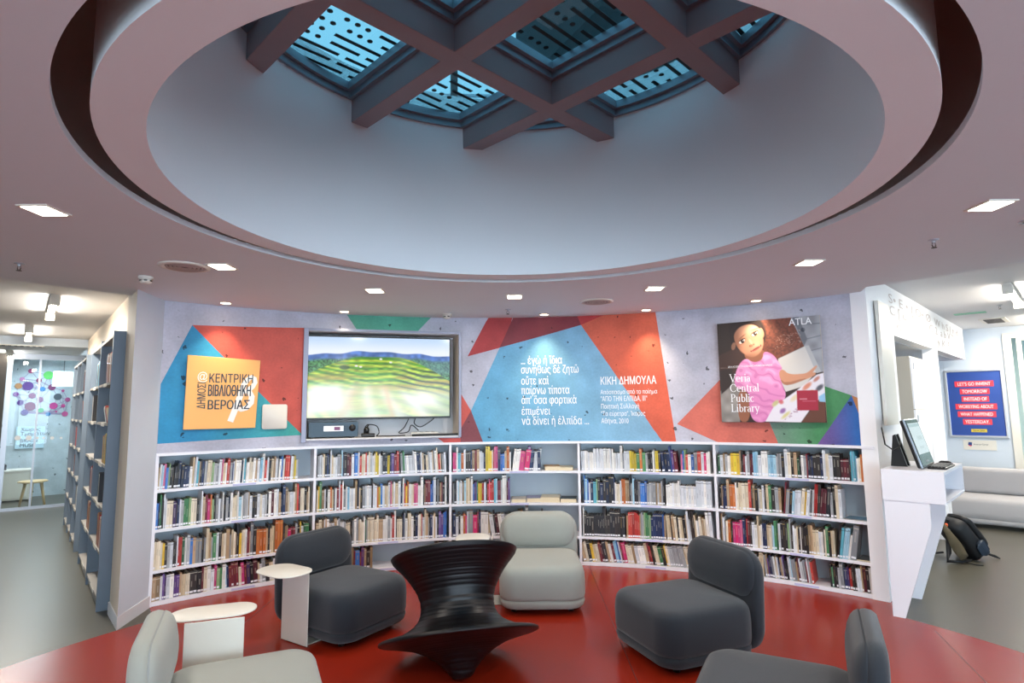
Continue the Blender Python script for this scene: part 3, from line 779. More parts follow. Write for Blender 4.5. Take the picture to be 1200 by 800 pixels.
for (bay, row), runs in ROWS.items():
    a0 = A0 + SPAN * bay + .35; a1 = A0 + SPAN * (bay + 1) - .35
    zb = [.990 + .0125, .645 + .0125, .293 + .0125, .042][row]
    hmax = [.285, .315, .325, .235][row]
    x = None; k = 0
    for (s, e, lean, cols) in runs:
        arcw = math.radians(a1 - a0) * (RW + .03); L = (e - s) * arcw
        t = [rb_.uniform(.5, 1.5) for _ in cols]
        for q in range(1, len(cols)):
            if cols[q] == cols[q - 1] and rb_.random() < .75: t[q] = t[q - 1]
        cl = math.cos(math.radians(lean)); tot = sum(t); t = [q / tot * L * cl for q in t]
        pos = s * arcw; hprev = .8; dprev = .16
        for q, c in enumerate(cols):
            if not (q and cols[q] == cols[q - 1] and rb_.random() < .7):
                hprev = rb_.uniform(.66, .86) if row < 3 else rb_.uniform(.74, .95); dprev = rb_.uniform(.13, .2)
                if rb_.random() < .08: hprev = .95
            h = min(hprev * hmax * (.98 + rb_.random() * .02), hmax * .96)
            ln = lean + (rb_.uniform(-1, 1) if lean else 0)
            th = t[q] * .96
            ang = a0 + math.degrees((pos + t[q] / cl / 2) / (RW + .03))
            pos += t[q] / cl
            c3 = list(hx(rb_.choice(PAL[c]))); f_ = rb_.uniform(.85, 1.1); c3 = [min(1, v * f_) for v in c3[:3]] + [1]
            books.append(dict(bay=bay, row=row, ang=ang, th=th, h=h, d=dprev, c=c, col=c3, lean=ln, z=zb, top=rb_.choice(['#7a6248', '#b8a684', '#d9cfb8', '#5a4a3a']), rec=rb_.uniform(.012, .03)))
def book_mesh(mb, cols, b, M):
    th, h, d = b['th'], b['h'], b['d']; cov = tuple(b['col']); pg = hx(b['top'])
    def bx(x0, x1, y0, y1, z0, z1, c):
        vs = [Vector((x, y, z)) for x in (x0, x1) for y in (y0, y1) for z in (z0, z1)]
        mb.add([M @ v for v in vs], [(0, 1, 3, 2), (4, 6, 7, 5), (0, 4, 5, 1), (2, 3, 7, 6), (0, 2, 6, 4), (1, 5, 7, 3)]); cols.extend([c] * 8)
    x = th / 2; cv = min(.003, th * .12)
    bx(-x, x, 0, cv, 0, h, cov)                 # spine
    bx(-x, -x + cv, cv, d, 0, h, cov); bx(x - cv, x, cv, d, 0, h, cov)
    bx(-x + cv, x - cv, cv, d - .003, .003, h - .004, pg)
    def patch(x0, x1, z0, z1, c):
        vs = [Vector((x0, -.0006, z0)), Vector((x1, -.0006, z0)), Vector((x1, -.0006, z1)), Vector((x0, -.0006, z1))]
        mb.add([M @ v for v in vs], [(0, 1, 2, 3)]); cols.extend([c] * 4)
    if b['lab']: patch(-x * .85, x * .85, .010, .028, hx('#e6e6ea'))
    ink = hx('#2a2a30') if sum(cov[:3]) > .9 else (hx('#d8d2c0') if b['lab'] else hx('#c8a860'))
    if th > .010:
        q0 = .3 + .25 * ((b['h'] * 977) % 1); patch(-x * .3, x * .3, h * q0, h * (q0 + .18 + .25 * ((b['th'] * 7919) % 1)), tuple(cov[i] * .72 + ink[i] * .28 for i in range(3)) + (1,))
        if th > .02: patch(-x, x, h * .9, h * .93, tuple(cov[i] * .4 + ink[i] * .6 for i in range(3)) + (1,))
rows = {}
for b in books:
    b['lab'] = rb_.random() < .8
    p = arc(b['ang'], RW + b['rec'], b['z']); b['p'] = p
    x, y = proj(p + Vector((0, 0, b['h'] / 2)))
    dist = (p - CAMP).length
    hid = any(r[0] < x < r[2] and r[1] < y < r[3] for r in HIDE)
    b['score'] = -1 if hid else b['th'] * b['h'] / dist ** 2
    rows.setdefault((b['bay'], b['row']), []).append(b)
ORD = ['first', 'second', 'third', 'fourth', 'fifth', 'sixth', 'seventh', 'eighth', 'ninth', 'tenth', 'eleventh', 'twelfth', 'thirteenth', 'fourteenth', 'fifteenth', 'sixteenth', 'seventeenth', 'eighteenth', 'nineteenth']
TENS = {20: ('twentieth', 'twenty'), 30: ('thirtieth', 'thirty'), 40: ('fortieth', 'forty'), 50: ('fiftieth', 'fifty')}
def ordinal(n):
    if n < 20: return ORD[n - 1]
    t = n // 10 * 10; return TENS[t][0] if n == t else TENS[t][1] + '-' + ORD[n % 10 - 1]
LEVN = ['top', 'second', 'third', 'bottom']
BAYN = ['leftmost bay', 'second bay', 'middle bay', 'fourth bay', 'rightmost bay']
for b in books:
    M_ = Matrix.Translation(b['p']) @ Matrix.Rotation(-math.radians(b['ang']), 4, 'Z')
    ln = math.radians(b['lean'])
    piv = Vector((b['th'] / 2 * (1 if ln > 0 else -1), 0, 0))
    b['M'] = M_ @ Matrix.Translation(piv) @ Matrix.Rotation(ln, 4, 'Y') @ Matrix.Translation(-piv) if ln else M_
NIND = 285
chosen = set(id(b) for b in sorted(books, key=lambda b: -b['score'])[:NIND])
smb = MB(); scol = []
for key, lst in rows.items():
    for n, b in enumerate(lst):
        if id(b) in chosen:
            mb = MB(); cols = []; book_mesh(mb, cols, b, Matrix.Identity(4))
            o = mb.build('book', BOOKM, col=cols, fix=False); o.matrix_world = b['M']
            m = len(lst)
            where = (ordinal(n + 1) + ' from left') if n < m / 2 else (('last' if n == m - 1 else ordinal(m - n)) + ('' if n == m - 1 else ' from right'))
            if n == m - 1: where = 'last at right'
            if n == 0: where = 'first at left'
            tag(o, '%s book, %s on the %s shelf of the %s' % (CN[b['c']], where, LEVN[b['row']], BAYN[b['bay']]), 'book', 'books on the curved white shelving')
        else:
            book_mesh(smb, scol, b, b['M'])
so = smb.build('smaller_books', BOOKM, col=scol, fix=False)
tag(so, 'the remaining thin upright books filling the curved white shelves', 'books', kind='stuff')

def flat_book(ang, z, w_, d_, h_, c, rz, label, rec=.03, name='book', cat='book', group='books lying flat on the shelves'):
    e = empty(name, arc(ang, RW + rec + d_ / 2, z), -math.radians(ang) + rz); tag(e, label, cat, group)
    cv = mat('flat_cover', c, .4); pg = mat('flat_pages', '#d9ccb0', .8, var=.05)
    MB().box((0, 0, .0015), (w_, d_, .003)).build('back_cover', cv, e); MB().box((0, 0, h_ - .0015), (w_, d_, .003)).build('front_cover', cv, e)
    MB().box((0, .002, h_ / 2), (w_ - .008, d_ - .008, h_ - .006)).build('page_block', pg, e)
    MB().box((0, -d_ / 2 + .0015, h_ / 2), (w_, .003, h_)).build('spine', mat('flat_spine', '#d8c8a8', .5), e)
mid0 = A0 + SPAN * 2
def fa(fr): return mid0 + .35 + fr * (SPAN - .7)
z1, z2 = .990 + .0125, .645 + .0125
flat_book(fa(.80), z1, .17, .22, .045, '#b08a58', .1, 'tan book lying flat on the top shelf of the middle bay')
flat_book(fa(.915), z1, .15, .21, .035, '#c9bda0', 0, 'cream book lying flat at the right end of the middle top shelf')
flat_book(fa(.53), z2, .16, .22, .035, '#c4b8a8', 0, 'pale book lying flat beside the row on the middle second shelf')
flat_book(fa(.65), z2, .16, .22, .045, '#8d8aa8', .05, 'grey violet book lying flat on the middle second shelf')
flat_book(fa(.785), z2, .21, .24, .055, '#cfc4a6', -.03, 'large cream book lying flat on the middle second shelf')
flat_book(fa(.93), z2, .17, .22, .04, '#2c3438', 0, 'dark book lying flat at the right of the middle second shelf')
r0 = A0 + SPAN * 4
flat_book(r0 + .35 + .90 * (SPAN - .7), z2, .26, .2, .006, '#5d8198', 0, 'thin blue folder lying flat on the rightmost second shelf', cat='folder', name='folder')
flat_book(r0 + .35 + .93 * (SPAN - .7), .293 + .0125, .18, .2, .012, '#565a5c', 0, 'thin grey folder lying flat on the rightmost third shelf', cat='folder', name='folder')

# ------------------------------------------------------------------ television niche
NL, NR = arc(HA0, RW, 0), arc(HA1, RW, 0)
nx = (NR - NL).normalized(); ny = Vector((-nx.y, nx.x, 0)); NWD = (NR - NL).length     # ny points into the wall
def np_(u, w_, z): return NL + nx * u + ny * w_ + Vector((0, 0, z))
def nbox(mb, u0, u1, w0, w1, z0, z1, mi=0):
    a = [np_(u0, w0, 0), np_(u1, w0, 0), np_(u1, w1, 0), np_(u0, w1, 0)]; mb.prism([(p.x, p.y) for p in a], z0, z1, mi)
ni = empty('trim_2'); tag(ni, kind='structure')
D_ = .33
mb = MB(); nbox(mb, .0, NWD, D_, D_ + .01, HZ0, HZ1); mb.build('niche_back', WHITE, ni)
mb = MB(); nbox(mb, NWD - .012, NWD, -.015, D_, HZ0, HZ1); mb.build('niche_side', CREAM, ni)
mb = MB(); nbox(mb, 0, .012, -.015, D_, HZ0, HZ1); mb.build('niche_side', CREAM, ni)
mb = MB(); nbox(mb, 0, NWD, -.015, D_, HZ1 - .012, HZ1); mb.build('niche_top', WHITE, ni)
mb = MB(); nbox(mb, 0, NWD, -.015, D_, HZ0, HZ0 + .015); mb.build('niche_sill', WHITE, ni)
FRG = mat('grey_niche_frame', '#8d8fa0', .4, metal=.3)
mb = MB(); nbox(mb, -.018, .03, -.032, -.012, HZ0 - .02, HZ1 + .015); mb.build('frame_stile', FRG, ni, bevel=.003)
mb = MB(); nbox(mb, NWD - .018, NWD + .01, -.032, -.012, HZ0, HZ1 + .015); mb.build('frame_stile', FRG, ni, bevel=.003)
mb = MB(); nbox(mb, .03, NWD - .018, -.032, -.012, HZ1 - .01, HZ1 + .015); mb.build('frame_rail', FRG, ni, bevel=.003)
# television
TV0, TV1, TZ0, TZ1 = .005, 1.555, 1.592, 2.492
tv = empty('television', np_((TV0 + TV1) / 2, .10, (TZ0 + TZ1) / 2), math.atan2(nx.y, nx.x))
tag(tv, 'large flat television in a wall niche showing green terraced hills', 'television')
TW, TH = TV1 - TV0, TZ1 - TZ0
MB().box((0, .03, 0), (TW, .035, TH)).build('housing', BLACKP, tv, bevel=.005)
for nm, c, d in (('bezel', (0, .008, TH / 2 - .008), (TW, .02, .016)), ('bezel', (0, .008, -TH / 2 + .011), (TW, .02, .022)), ('bezel', (-TW / 2 + .006, .008, 0), (.012, .02, TH)), ('bezel', (TW / 2 - .006, .008, 0), (.012, .02, TH))):
    MB().box(c, d).build(nm, BLACKP, tv, bevel=.003)
MB().box((0, .11, 0), (.5, .12, .3)).build('wall_bracket', DARK, tv)
def noise2(nx_, ny_, sx, sy, seed):
    r = np.random.default_rng(seed); g = r.random((sy + 2, sx + 2))
    X, Y = np.meshgrid(np.linspace(0, sx, nx_), np.linspace(0, sy, ny_)); xi = X.astype(int).clip(0, sx); yi = Y.astype(int).clip(0, sy)
    fx, fy = X - xi, Y - yi; fx = fx * fx * (3 - 2 * fx); fy = fy * fy * (3 - 2 * fy)
    return (g[yi, xi] * (1 - fx) + g[yi, xi + 1] * fx) * (1 - fy) + (g[yi + 1, xi] * (1 - fx) + g[yi + 1, xi + 1] * fx) * fy
def grid_print(name, img, fn, m, parent):
    H, W_ = img.shape[:2]; mb = MB()
    mb.v = [tuple(fn(i / (W_ - 1), j / (H - 1))) for j in range(H) for i in range(W_)]
    mb.f = [(j * W_ + i, (j + 1) * W_ + i, (j + 1) * W_ + i + 1, j * W_ + i + 1) for j in range(H - 1) for i in range(W_ - 1)]
    mb.m = [0] * len(mb.f); mb.sm = [False] * len(mb.f)
    rgb = np.clip(img, 0, 1); li = np.where(rgb <= .04045, rgb / 12.92, ((rgb + .055) / 1.055) ** 2.4).reshape(-1, 3)
    return mb.build(name, m, parent, col=[(a, b, c, 1.0) for a, b, c in li.tolist()], fix=False)
def rgb(s): return np.array([int(s[i:i + 2], 16) / 255 for i in (0, 2, 4)])
def ss(a, b, x): t = np.clip((x - a) / (b - a), 0, 1); return t * t * (3 - 2 * t)
def mixi(img, c, m): img[:] = img * (1 - m[..., None]) + (c if getattr(c, 'ndim', 1) == 3 else np.asarray(c)[None, None, :]) * m[..., None]
W_, H_ = 250, 146
U, V = np.meshgrid(np.linspace(0, 1, W_), np.linspace(0, 1, H_))
img = np.zeros((H_, W_, 3)); mixi(img, rgb('eef4fc'), np.ones((H_, W_))); mixi(img, rgb('c4dcf8'), 1 - ss(0, .2, V))
n1 = noise2(W_, H_, 9, 5, 1); n2 = noise2(W_, H_, 40, 26, 2); n3 = noise2(W_, H_, 120, 70, 3)
hz = .185 + .035 * np.sin(U * 5.5 + 2.2) * .6 + .03 * noise2(W_, H_, 9, 1, 4)[0][None, :]
far = ss(-.006, .006, V - hz); mixi(img, rgb('5a7cc0') * (.8 + .4 * n2[..., None]), far)
g0 = hz + .045; mixi(img, (rgb('4a7a4c') * (.5 + 1.0 * n3[..., None])), ss(0, .05, V - g0))
mixi(img, rgb('7a9ac0'), ss(.6, .9, U) * ss(.0, .04, V - g0) * (1 - ss(.42, .5, V)) * .45)
top = .245 + .22 * np.clip((.38 - U) / .38, 0, 1) ** 1.6 + .30 * np.clip((U - .62) / .38, 0, 1) ** 1.5
hm = ss(-.006, .012, V - top)
w_ = V - .30 * (U - .40) ** 2 * np.sign(U - .40) - .05 * U
terr = .5 + .5 * np.sin(w_ * (120 - 40 * V) + 9 * noise2(W_, H_, 5, 4, 9)); grain = .75 + .5 * noise2(W_, H_, 30, 70, 12)
gr = rgb('4f9220')[None, None] * (1 - terr[..., None]) + rgb('b9c83c')[None, None] * terr[..., None]
mixi(img, np.clip(gr * grain[..., None], 0, 1), hm)
mixi(img, rgb('b8932e'), hm * ss(.45, .75, noise2(W_, H_, 6, 16, 13)) * ss(.40, .55, V) * .7)
mixi(img, rgb('38401a'), hm * ss(.5, .75, U) * ss(.36, .44, V) * ss(.35, .15, terr) * .8)
mixi(img, rgb('3f7a20'), hm * ss(.30, .26, V) * .7); mixi(img, rgb('24451c'), (1 - ss(.02, .035, np.hypot((U - .25) * .8, V - .38))) * .8)
for hx_, hy_ in ((.33, .36), (.36, .37), (.5, .27), (.57, .31)): mixi(img, rgb('f0ece4'), (1 - ss(.008, .014, np.hypot(U - hx_, V - hy_))))
st = noise2(W_, H_, 1, 1, 3) * 0 + .5 + .5 * np.sin(np.arctan2(U - .45, V - .15) * 30 + 5 * noise2(W_, H_, 3, 3, 15))
blur = .92 * ss(.56, .74, V + .05 * np.sin(U * 5)); mixi(img, rgb('f6f1ea'), blur * (.60 + .25 * st)); mixi(img, rgb('b4cc80'), blur * .40 * (1 - st) * (1 - ss(.85, 1, V)))
mixi(img, rgb('e0a878'), blur * (.30 * np.exp(-((U - .34 - (V - .6) * -.3) / .04) ** 2) + .45 * np.exp(-((U - .53 - (V - .6) * .15) / .022) ** 2)))
mixi(img, rgb('6a8a4a'), blur * ss(.80, .98, U) * .45)
mixi(img, rgb('fdfdfb'), np.exp(-(((U - .13) / .12) ** 4 + ((V - .76) / .17) ** 4))); mixi(img, rgb('fdfdf8'), .75 * np.exp(-(((U - .80) / .14) ** 2 + ((V - .78) / .12) ** 2)))  # bright screen reflection at lower left, painted into the picture
SCRM = attr_mat('television_picture', .12, emit=.88)
grid_print('screen', img, lambda u, v: (-TW / 2 + .012 + u * (TW - .024), .0035, TH / 2 - .016 - v * (TH - .038)), SCRM, tv)
# amplifier, power brick, power strip, cables on the sill
zs_ = HZ0 + .016
amp = empty('amplifier', np_(.30, .10, zs_), math.atan2(nx.y, nx.x)); tag(amp, 'dark grey amplifier with display and round knob below the television', 'amplifier')
MB().box((0, .06, .09), (.50, .22, .155)).build('casing', mat('dark_amp_metal', '#3c4a54', .4, metal=.4), amp, bevel=.004)
MB().box((-.0, -.053, .10), (.20, .006, .055)).build('display', emis('amp_display', '#a8b0b8', .5), amp)
MB().box((.035, -.0565, .10), (.06, .003, .035)).build('display_picture', mat('magenta_display', '#7a3a68', .4), amp)
k_ = MB().lathe([(0, 0), (.034, 0), (.034, .018), (0, .018)], 24).build('knob', BLACKP, amp); k_.location = (.19, -.05, .105); k_.rotation_euler = (PI / 2, 0, 0)
for a in (-.2, .2): MB().box((a, .0, .006), (.03, .03, .012)).build('foot', BLACKP, amp)
for a in range(3):
    for b in range(3): MB().box((.105 + a * .018, -.0525, .085 + b * .018), (.009, .004, .009)).build('button', BLACKP, amp)
pb = MB().loft([(0, .004), (.006, 0), (.035, 0), (.04, .004)], .14, .08, .01).build('power_adapter', BLACKP); pb.location = np_(.655, .1, zs_); pb.rotation_euler = (0, 0, math.atan2(nx.y, nx.x))
tag(pb, 'black power adapter between amplifier and cables in the niche', 'adapter')
ps = empty('power_strip', np_(1.27, .14, zs_), math.atan2(nx.y, nx.x)); tag(ps, 'white power strip under the right part of the television', 'power strip')
MB().loft([(0, .004), (.006, 0), (.035, 0), (.04, .006)], .30, .06, .01).build('body', TABLEW, ps)
for k in range(4): MB().lathe([(0, .0405), (.02, .0405), (.02, .043), (0, .043)], 16, (-.1 + k * .065, 0, 0)).build('socket', GREYLAM, ps)
rc = MB().loft([(0, .003), (.004, 0), (.018, 0), (.022, .003)], .52, .05, .01).build('set_top_bar', BLACKP); rc.location = np_(1.38, .06, zs_); rc.rotation_euler = (0, 0, math.atan2(nx.y, nx.x))
tag(rc, 'flat black bar lying on the niche sill at right', 'device')
def loop_cable(name, pts, r, label):
    P = [Vector(p) for p in pts]; out = []
    for i in range(len(P) - 1):
        a, b, c, d = P[max(i - 1, 0)], P[i], P[i + 1], P[min(i + 2, len(P) - 1)]
        for k in range(7):
            t = k / 7; out.append(.5 * ((2 * b) + (c - a) * t + (2 * a - 5 * b + 4 * c - d) * t * t + (3 * b - 3 * c + d - a) * t ** 3))
    out.append(P[-1]); o = MB().tube(out, r, 6).build(name, BLACKP); tag(o, label, 'cable', 'black cables in the television niche'); return o
loop_cable('cable', [np_(1.10, .15, 1.6), np_(1.04, .08, 1.50), np_(.98, .08, 1.44), np_(1.08, .08, 1.45), np_(1.12, .1, 1.52), np_(1.2, .12, 1.46)], .006, 'black cable loop hanging left of the white power strip')
loop_cable('cable', [np_(1.18, .2, 1.6), np_(1.15, .1, 1.54), np_(1.22, .1, 1.50), np_(1.33, .1, 1.56), np_(1.38, .12, 1.6)], .006, 'black cable looping below the television right of centre')
loop_cable('cable', [np_(.62, .1, 1.45), np_(.64, .08, 1.53), np_(.74, .08, 1.52), np_(.77, .08, 1.45), np_(.74, .08, zs_ + .01)], .006, 'black cable loop standing over the power adapter')
loop_cable('cable', [np_(.74, .08, 1.412), np_(.9, .07, 1.41), np_(1.05, .09, 1.412)], .007, 'straight black cable lying on the niche sill')
for k, (a, b) in enumerate(((.60, 1.48), (.57, 1.46))):
    pass
pl = empty('plug_adapter', np_(.64, .12, zs_ + .041), 0); tag(pl, 'round black plug standing on the power adapter', 'plug')
MB().lathe([(0, 0), (.028, 0), (.03, .04), (.018, .065), (0, .07)], 20).build('plug_body', BLACKP, pl); MB().tube([(0, 0, .06), (.02, .01, .085)], .006).build('cord_stub', BLACKP, pl)

# ------------------------------------------------------------------ boards on the mural
def board_on_wall(name, aL, aR, zc, w_, h_, m, th=.02, gap=.03, corner=.0, skew=None):
    am = (aL + aR) / 2; c = arc(am, RW - gap, zc); e = empty(name, c, -math.radians(am)); return e
# orange library board
ob = board_on_wall('library_board', -41.33, -33.3, 1.875, .66, .68, None, gap=.05)
tag(ob, 'square orange board with dark Greek lettering on the blue mural', 'sign')
c_ = [(-.325, -.345), (.300, -.345), (.326, .318), (-.318, .345)]
MB().extr([(x, 0, z) for x, z in c_], (0, .02, 0)).build('panel', ORANGE, ob, bevel=.004)
MB().box((0, .035, 0), (.3, .03, .3)).build('standoff', ALU, ob)
def bf(x0, z0, y=-.003): return lambda x, y_: (x0 + x, y, z0 + y_)
WB = mat('white_beta_print', '#f2efe8', .5)
# large slanted white beta: stem + two bowls, drawn as a thick stroke
def stroke(pts, wds, y, m, parent, name='emblem'):
    P = [Vector(p) for p in pts]; vs = []; fs = []
    for k, p in enumerate(P):
        t = (P[min(k + 1, len(P) - 1)] - P[max(k - 1, 0)]).normalized(); n = Vector((-t.y, t.x)) * wds[k] / 2
        vs += [(p.x + n.x, y, p.y + n.y), (p.x - n.x, y, p.y - n.y)]
    for k in range(len(P) - 1): fs.append((2 * k, 2 * k + 1, 2 * k + 3, 2 * k + 2))
    return MB().add(vs, fs).build(name, m, parent, fix=False)
bp_ = [(.07, -.28), (.11, -.16), (.15, -.03), (.18, .08), (.215, .13), (.245, .15), (.275, .135), (.28, .10), (.262, .06), (.225, .025), (.20, .01), (.235, .0), (.255, -.04), (.25, -.10), (.21, -.15), (.16, -.165), (.12, -.155)]
stroke(bp_, [.055, .055, .055, .05, .045, .045, .045, .045, .045, .05, .05, .05, .055, .055, .05, .045, .03], -.0025, WB, ob)
lettering('ΚΕΝΤΡΙΚΗ', .118, bf(-.135, .092, -.004), TEXTD, ob, .012, width=.39)
lettering('ΒΙΒΛΙΟΘΗΚΗ', .145, bf(-.138, -.035, -.004), TEXTD, ob, .035, width=.38)
lettering('ΒΕΡΟΙΑΣ', .118, bf(-.138, -.160, -.004), TEXTD, ob, .022, width=.37)
vs, fs = text_poly('ΔΗΜΟΣΙ', .1, .014); mxx = max(v[0] for v in vs)
MB().add([(-.155 - y * .95, -.004, -.155 + x / mxx * .245) for x, y in vs], fs).build('lettering', TEXTD, ob, fix=False)
lettering('@', .105, bf(-.233, .115, -.004), WB, ob, .004, width=.085)
# blank plate (its code is left out)
qp = board_on_wall('white_plate', -32.7, -29.85, 1.635, .23, .23, None, gap=.02)
tag(qp, 'small white square plate with rounded corners, right of the orange board', 'plate')
MB().loft([(0, .004), (.003, 0), (.010, 0), (.013, .003)], .235, .245, .02, fn=lambda x, y, h: (x, -h, y)).build('panel', TABLEW, qp)
# picture of the girl
gb = board_on_wall('picture_board', 28.5, 40.2, 2.03, .95, 1.0, None, gap=.075)
gb.location = arc(34.37, RW - .085, 2.032)
tag(gb, 'large square picture of a girl in a pink shirt reading', 'picture')
GW, GH = .945, 1.005
MB().box((0, .011, 0), (GW, .02, GH)).build('panel', mat('picture_edge', '#c9a878', .5), gb)
for sx in (-.3, .3): MB().box((sx, .045, 0), (.04, .05, .6)).build('standoff', ALU, gb)
def poly_mask(U, V, pts, soft=.004):
    inside = np.zeros(U.shape, bool); n = len(pts); dmin = np.full(U.shape, 9.)
    for i in range(n):
        (x0, y0), (x1, y1) = pts[i], pts[(i + 1) % n]
        c = ((y0 > V) != (y1 > V)); xs_ = (x1 - x0) * (V - y0) / ((y1 - y0) if y1 != y0 else 1e-9) + x0; inside ^= c & (U < xs_)
        dx, dy = x1 - x0, y1 - y0; L2 = dx * dx + dy * dy + 1e-12; t = np.clip(((U - x0) * dx + (V - y0) * dy) / L2, 0, 1)
        dmin = np.minimum(dmin, np.hypot(U - x0 - t * dx, V - y0 - t * dy))
    sd = np.where(inside, dmin, -dmin); return ss(-soft, soft, sd)
def smooth_poly(pts, n=3):
    for _ in range(n):
        q = []
        for i in range(len(pts)):
            a, b = pts[i], pts[(i + 1) % len(pts)]; q += [(a[0] * .75 + b[0] * .25, a[1] * .75 + b[1] * .25), (a[0] * .25 + b[0] * .75, a[1] * .25 + b[1] * .75)]
        pts = q
    return pts
def ell(U, V, cx, cy, rx, ry, ang=0, soft=.15):
    c, s = math.cos(ang), math.sin(ang); x = (U - cx) * c + (V - cy) * s; y = -(U - cx) * s + (V - cy) * c
    return 1 - ss(1 - soft, 1 + soft, np.sqrt((x / rx) ** 2 + (y / ry) ** 2))
def P(*xy):
    """crop pixels (800 px view of the board) to board coordinates"""
    out = []
    for x, y in xy:
        u = (x - 18 - (y - 95) * .04) / (700 + (y - 20) * .03); top = 95 - 75 * u; out.append((u, (y - top) / (770 - top)))
    return out
n_ = 190; U, V = np.meshgrid(np.linspace(0, 1, n_), np.linspace(0, 1, n_)); img = np.zeros((n_, n_, 3)); one = np.ones((n_, n_))
nA = noise2(n_, n_, 14, 14, 21); nB = noise2(n_, n_, 70, 70, 22)
mixi(img, rgb('2a1c18'), one)
mixi(img, rgb('6b3a2c') * (.8 + .4 * nB[..., None]), poly_mask(U, V, P((330, 0), (520, 0), (620, 240), (450, 330), (250, 360), (120, 320), (330, 180))))
mixi(img, rgb('3d2620'), poly_mask(U, V, P((20, 320), (150, 260), (260, 330), (200, 420), (30, 450))))
mixi(img, rgb('8d9096') * (.85 + .3 * nA[..., None]), poly_mask(U, V, P((515, 0), (760, 0), (760, 420), (700, 420), (620, 240))))
mixi(img, rgb('5a5f68'), poly_mask(U, V, P((530, 0), (570, 0), (640, 190), (620, 240))) * .8 + ell(U, V, *P((612, 125))[0], .02, .02) * .9)
for (a, b, c, d) in ((560, 90, 760, 70), (590, 200, 760, 150), (620, 280, 760, 240)):
    mixi(img, rgb('60656e'), poly_mask(U, V, P((a, b), (c, d), (c, d + 7), (a, b + 7)), .003) * .7)
mixi(img, rgb('c9c6c2'), poly_mask(U, V, P((450, 330), (625, 240), (700, 420), (620, 520), (500, 560), (440, 430))))
mixi(img, rgb('aeb0b2'), poly_mask(U, V, P((625, 240), (650, 235), (730, 420), (700, 430))))
mixi(img, rgb('8a8580') * (.8 + .4 * nA[..., None]), poly_mask(U, V, P((35, 560), (120, 480), (180, 500), (180, 770), (40, 770))))
mixi(img, rgb('2c201e'), poly_mask(U, V, P((30, 420), (130, 400), (120, 520), (45, 580))))
# chalk scribble on the brown board
for k in range(60):
    r1_ = random.Random(k); x = 430 + r1_.random() * 170; y = 270 - (x - 430) * .35 - r1_.random() * 90
    mixi(img, rgb('c8a898'), ell(U, V, *P((x, y))[0], .004 + .008 * r1_.random(), .003, r1_.random() * 3) * .55)
0 and mixi(img, rgb('a08070'), poly_mask(U, V, P((35, 312), (130, 262), (132, 268), (37, 318)), .003))
skin, skd, skl = rgb('c98f70'), rgb('8f5a42'), rgb('ecbc9c')
mixi(img, skd, poly_mask(U, V, smooth_poly(P((165, 540), (250, 560), (255, 770), (165, 770)), 2)))        # her right arm
mixi(img, rgb('5e3626'), poly_mask(U, V, P((600, 770), (660, 690), (700, 600), (755, 610), (760, 770))))     # knee
mixi(img, skd, poly_mask(U, V, smooth_poly(P((215, 290), (360, 250), (360, 360), (280, 375), (220, 330)), 2)))  # neck
shirt = smooth_poly(P((225, 325), (280, 362), (345, 340), (350, 275), (420, 300), (470, 380), (478, 400), (455, 430), (480, 520), (510, 590), (440, 680), (370, 770), (280, 770), (245, 690), (255, 560), (150, 540), (140, 470), (170, 380)), 2)
sm_ = poly_mask(U, V, shirt); mixi(img, rgb('e08fc0'), sm_)
fold = .5 + .5 * np.sin((V * 60 - U * 28) + 7 * nA); mixi(img, rgb('f4b8dc'), sm_ * ss(.6, 1, fold) * .6 * ss(.35, .6, nA)); mixi(img, rgb('b8609a'), sm_ * ss(.7, 1, 1 - fold) * .5)
mixi(img, rgb('c874a8'), sm_ * ss(.55, .9, V) * .4)
mixi(img, skin, poly_mask(U, V, smooth_poly(P((455, 420), (480, 400), (520, 440), (620, 435), (650, 420), (700, 370), (705, 385), (670, 430), (690, 420), (700, 440), (640, 470), (520, 515), (478, 505), (460, 460)), 2)))
mixi(img, skd, poly_mask(U, V, smooth_poly(P((462, 470), (500, 500), (620, 465), (640, 470), (520, 518), (480, 508)), 1)) * .6)
# head
HX, HY = P((250, 205))[0]; ha = -.52
mixi(img, rgb('1c1210'), ell(U, V, HX - .015, HY - .075, .175, .20, ha, .08))
mixi(img, rgb('241614'), poly_mask(U, V, smooth_poly(P((115, 130), (180, 75), (320, 70), (350, 130), (340, 200), (180, 130), (130, 250), (110, 200)), 2)))
mixi(img, skin * .7, ell(U, V, *P((138, 248))[0], .022, .040, .3)); mixi(img, skin * .95, ell(U, V, *P((338, 150))[0], .022, .05, -.2))
face = smooth_poly(P((140, 160), (190, 105), (260, 88), (320, 110), (345, 170), (355, 230), (330, 290), (285, 322), (235, 315), (180, 275), (148, 220)), 2)
fm_ = poly_mask(U, V, face, .008); mixi(img, skin, fm_)
mixi(img, skl, fm_ * np.exp(-(((U - P((270, 130))[0][0]) / .10) ** 2 + ((V - P((270, 130))[0][1]) / .06) ** 2)) * .8)
mixi(img, skl, fm_ * np.exp(-(((U - P((300, 235))[0][0]) / .06) ** 2 + ((V - P((300, 235))[0][1]) / .05) ** 2)) * .6)
mixi(img, skd, fm_ * np.exp(-(((U - P((160, 230))[0][0]) / .05) ** 2 + ((V - P((160, 230))[0][1]) / .14) ** 2)) * .8)
mixi(img, skd, fm_ * np.exp(-(((U - P((240, 318))[0][0]) / .12) ** 2 + ((V - P((240, 318))[0][1]) / .03) ** 2)) * .6)
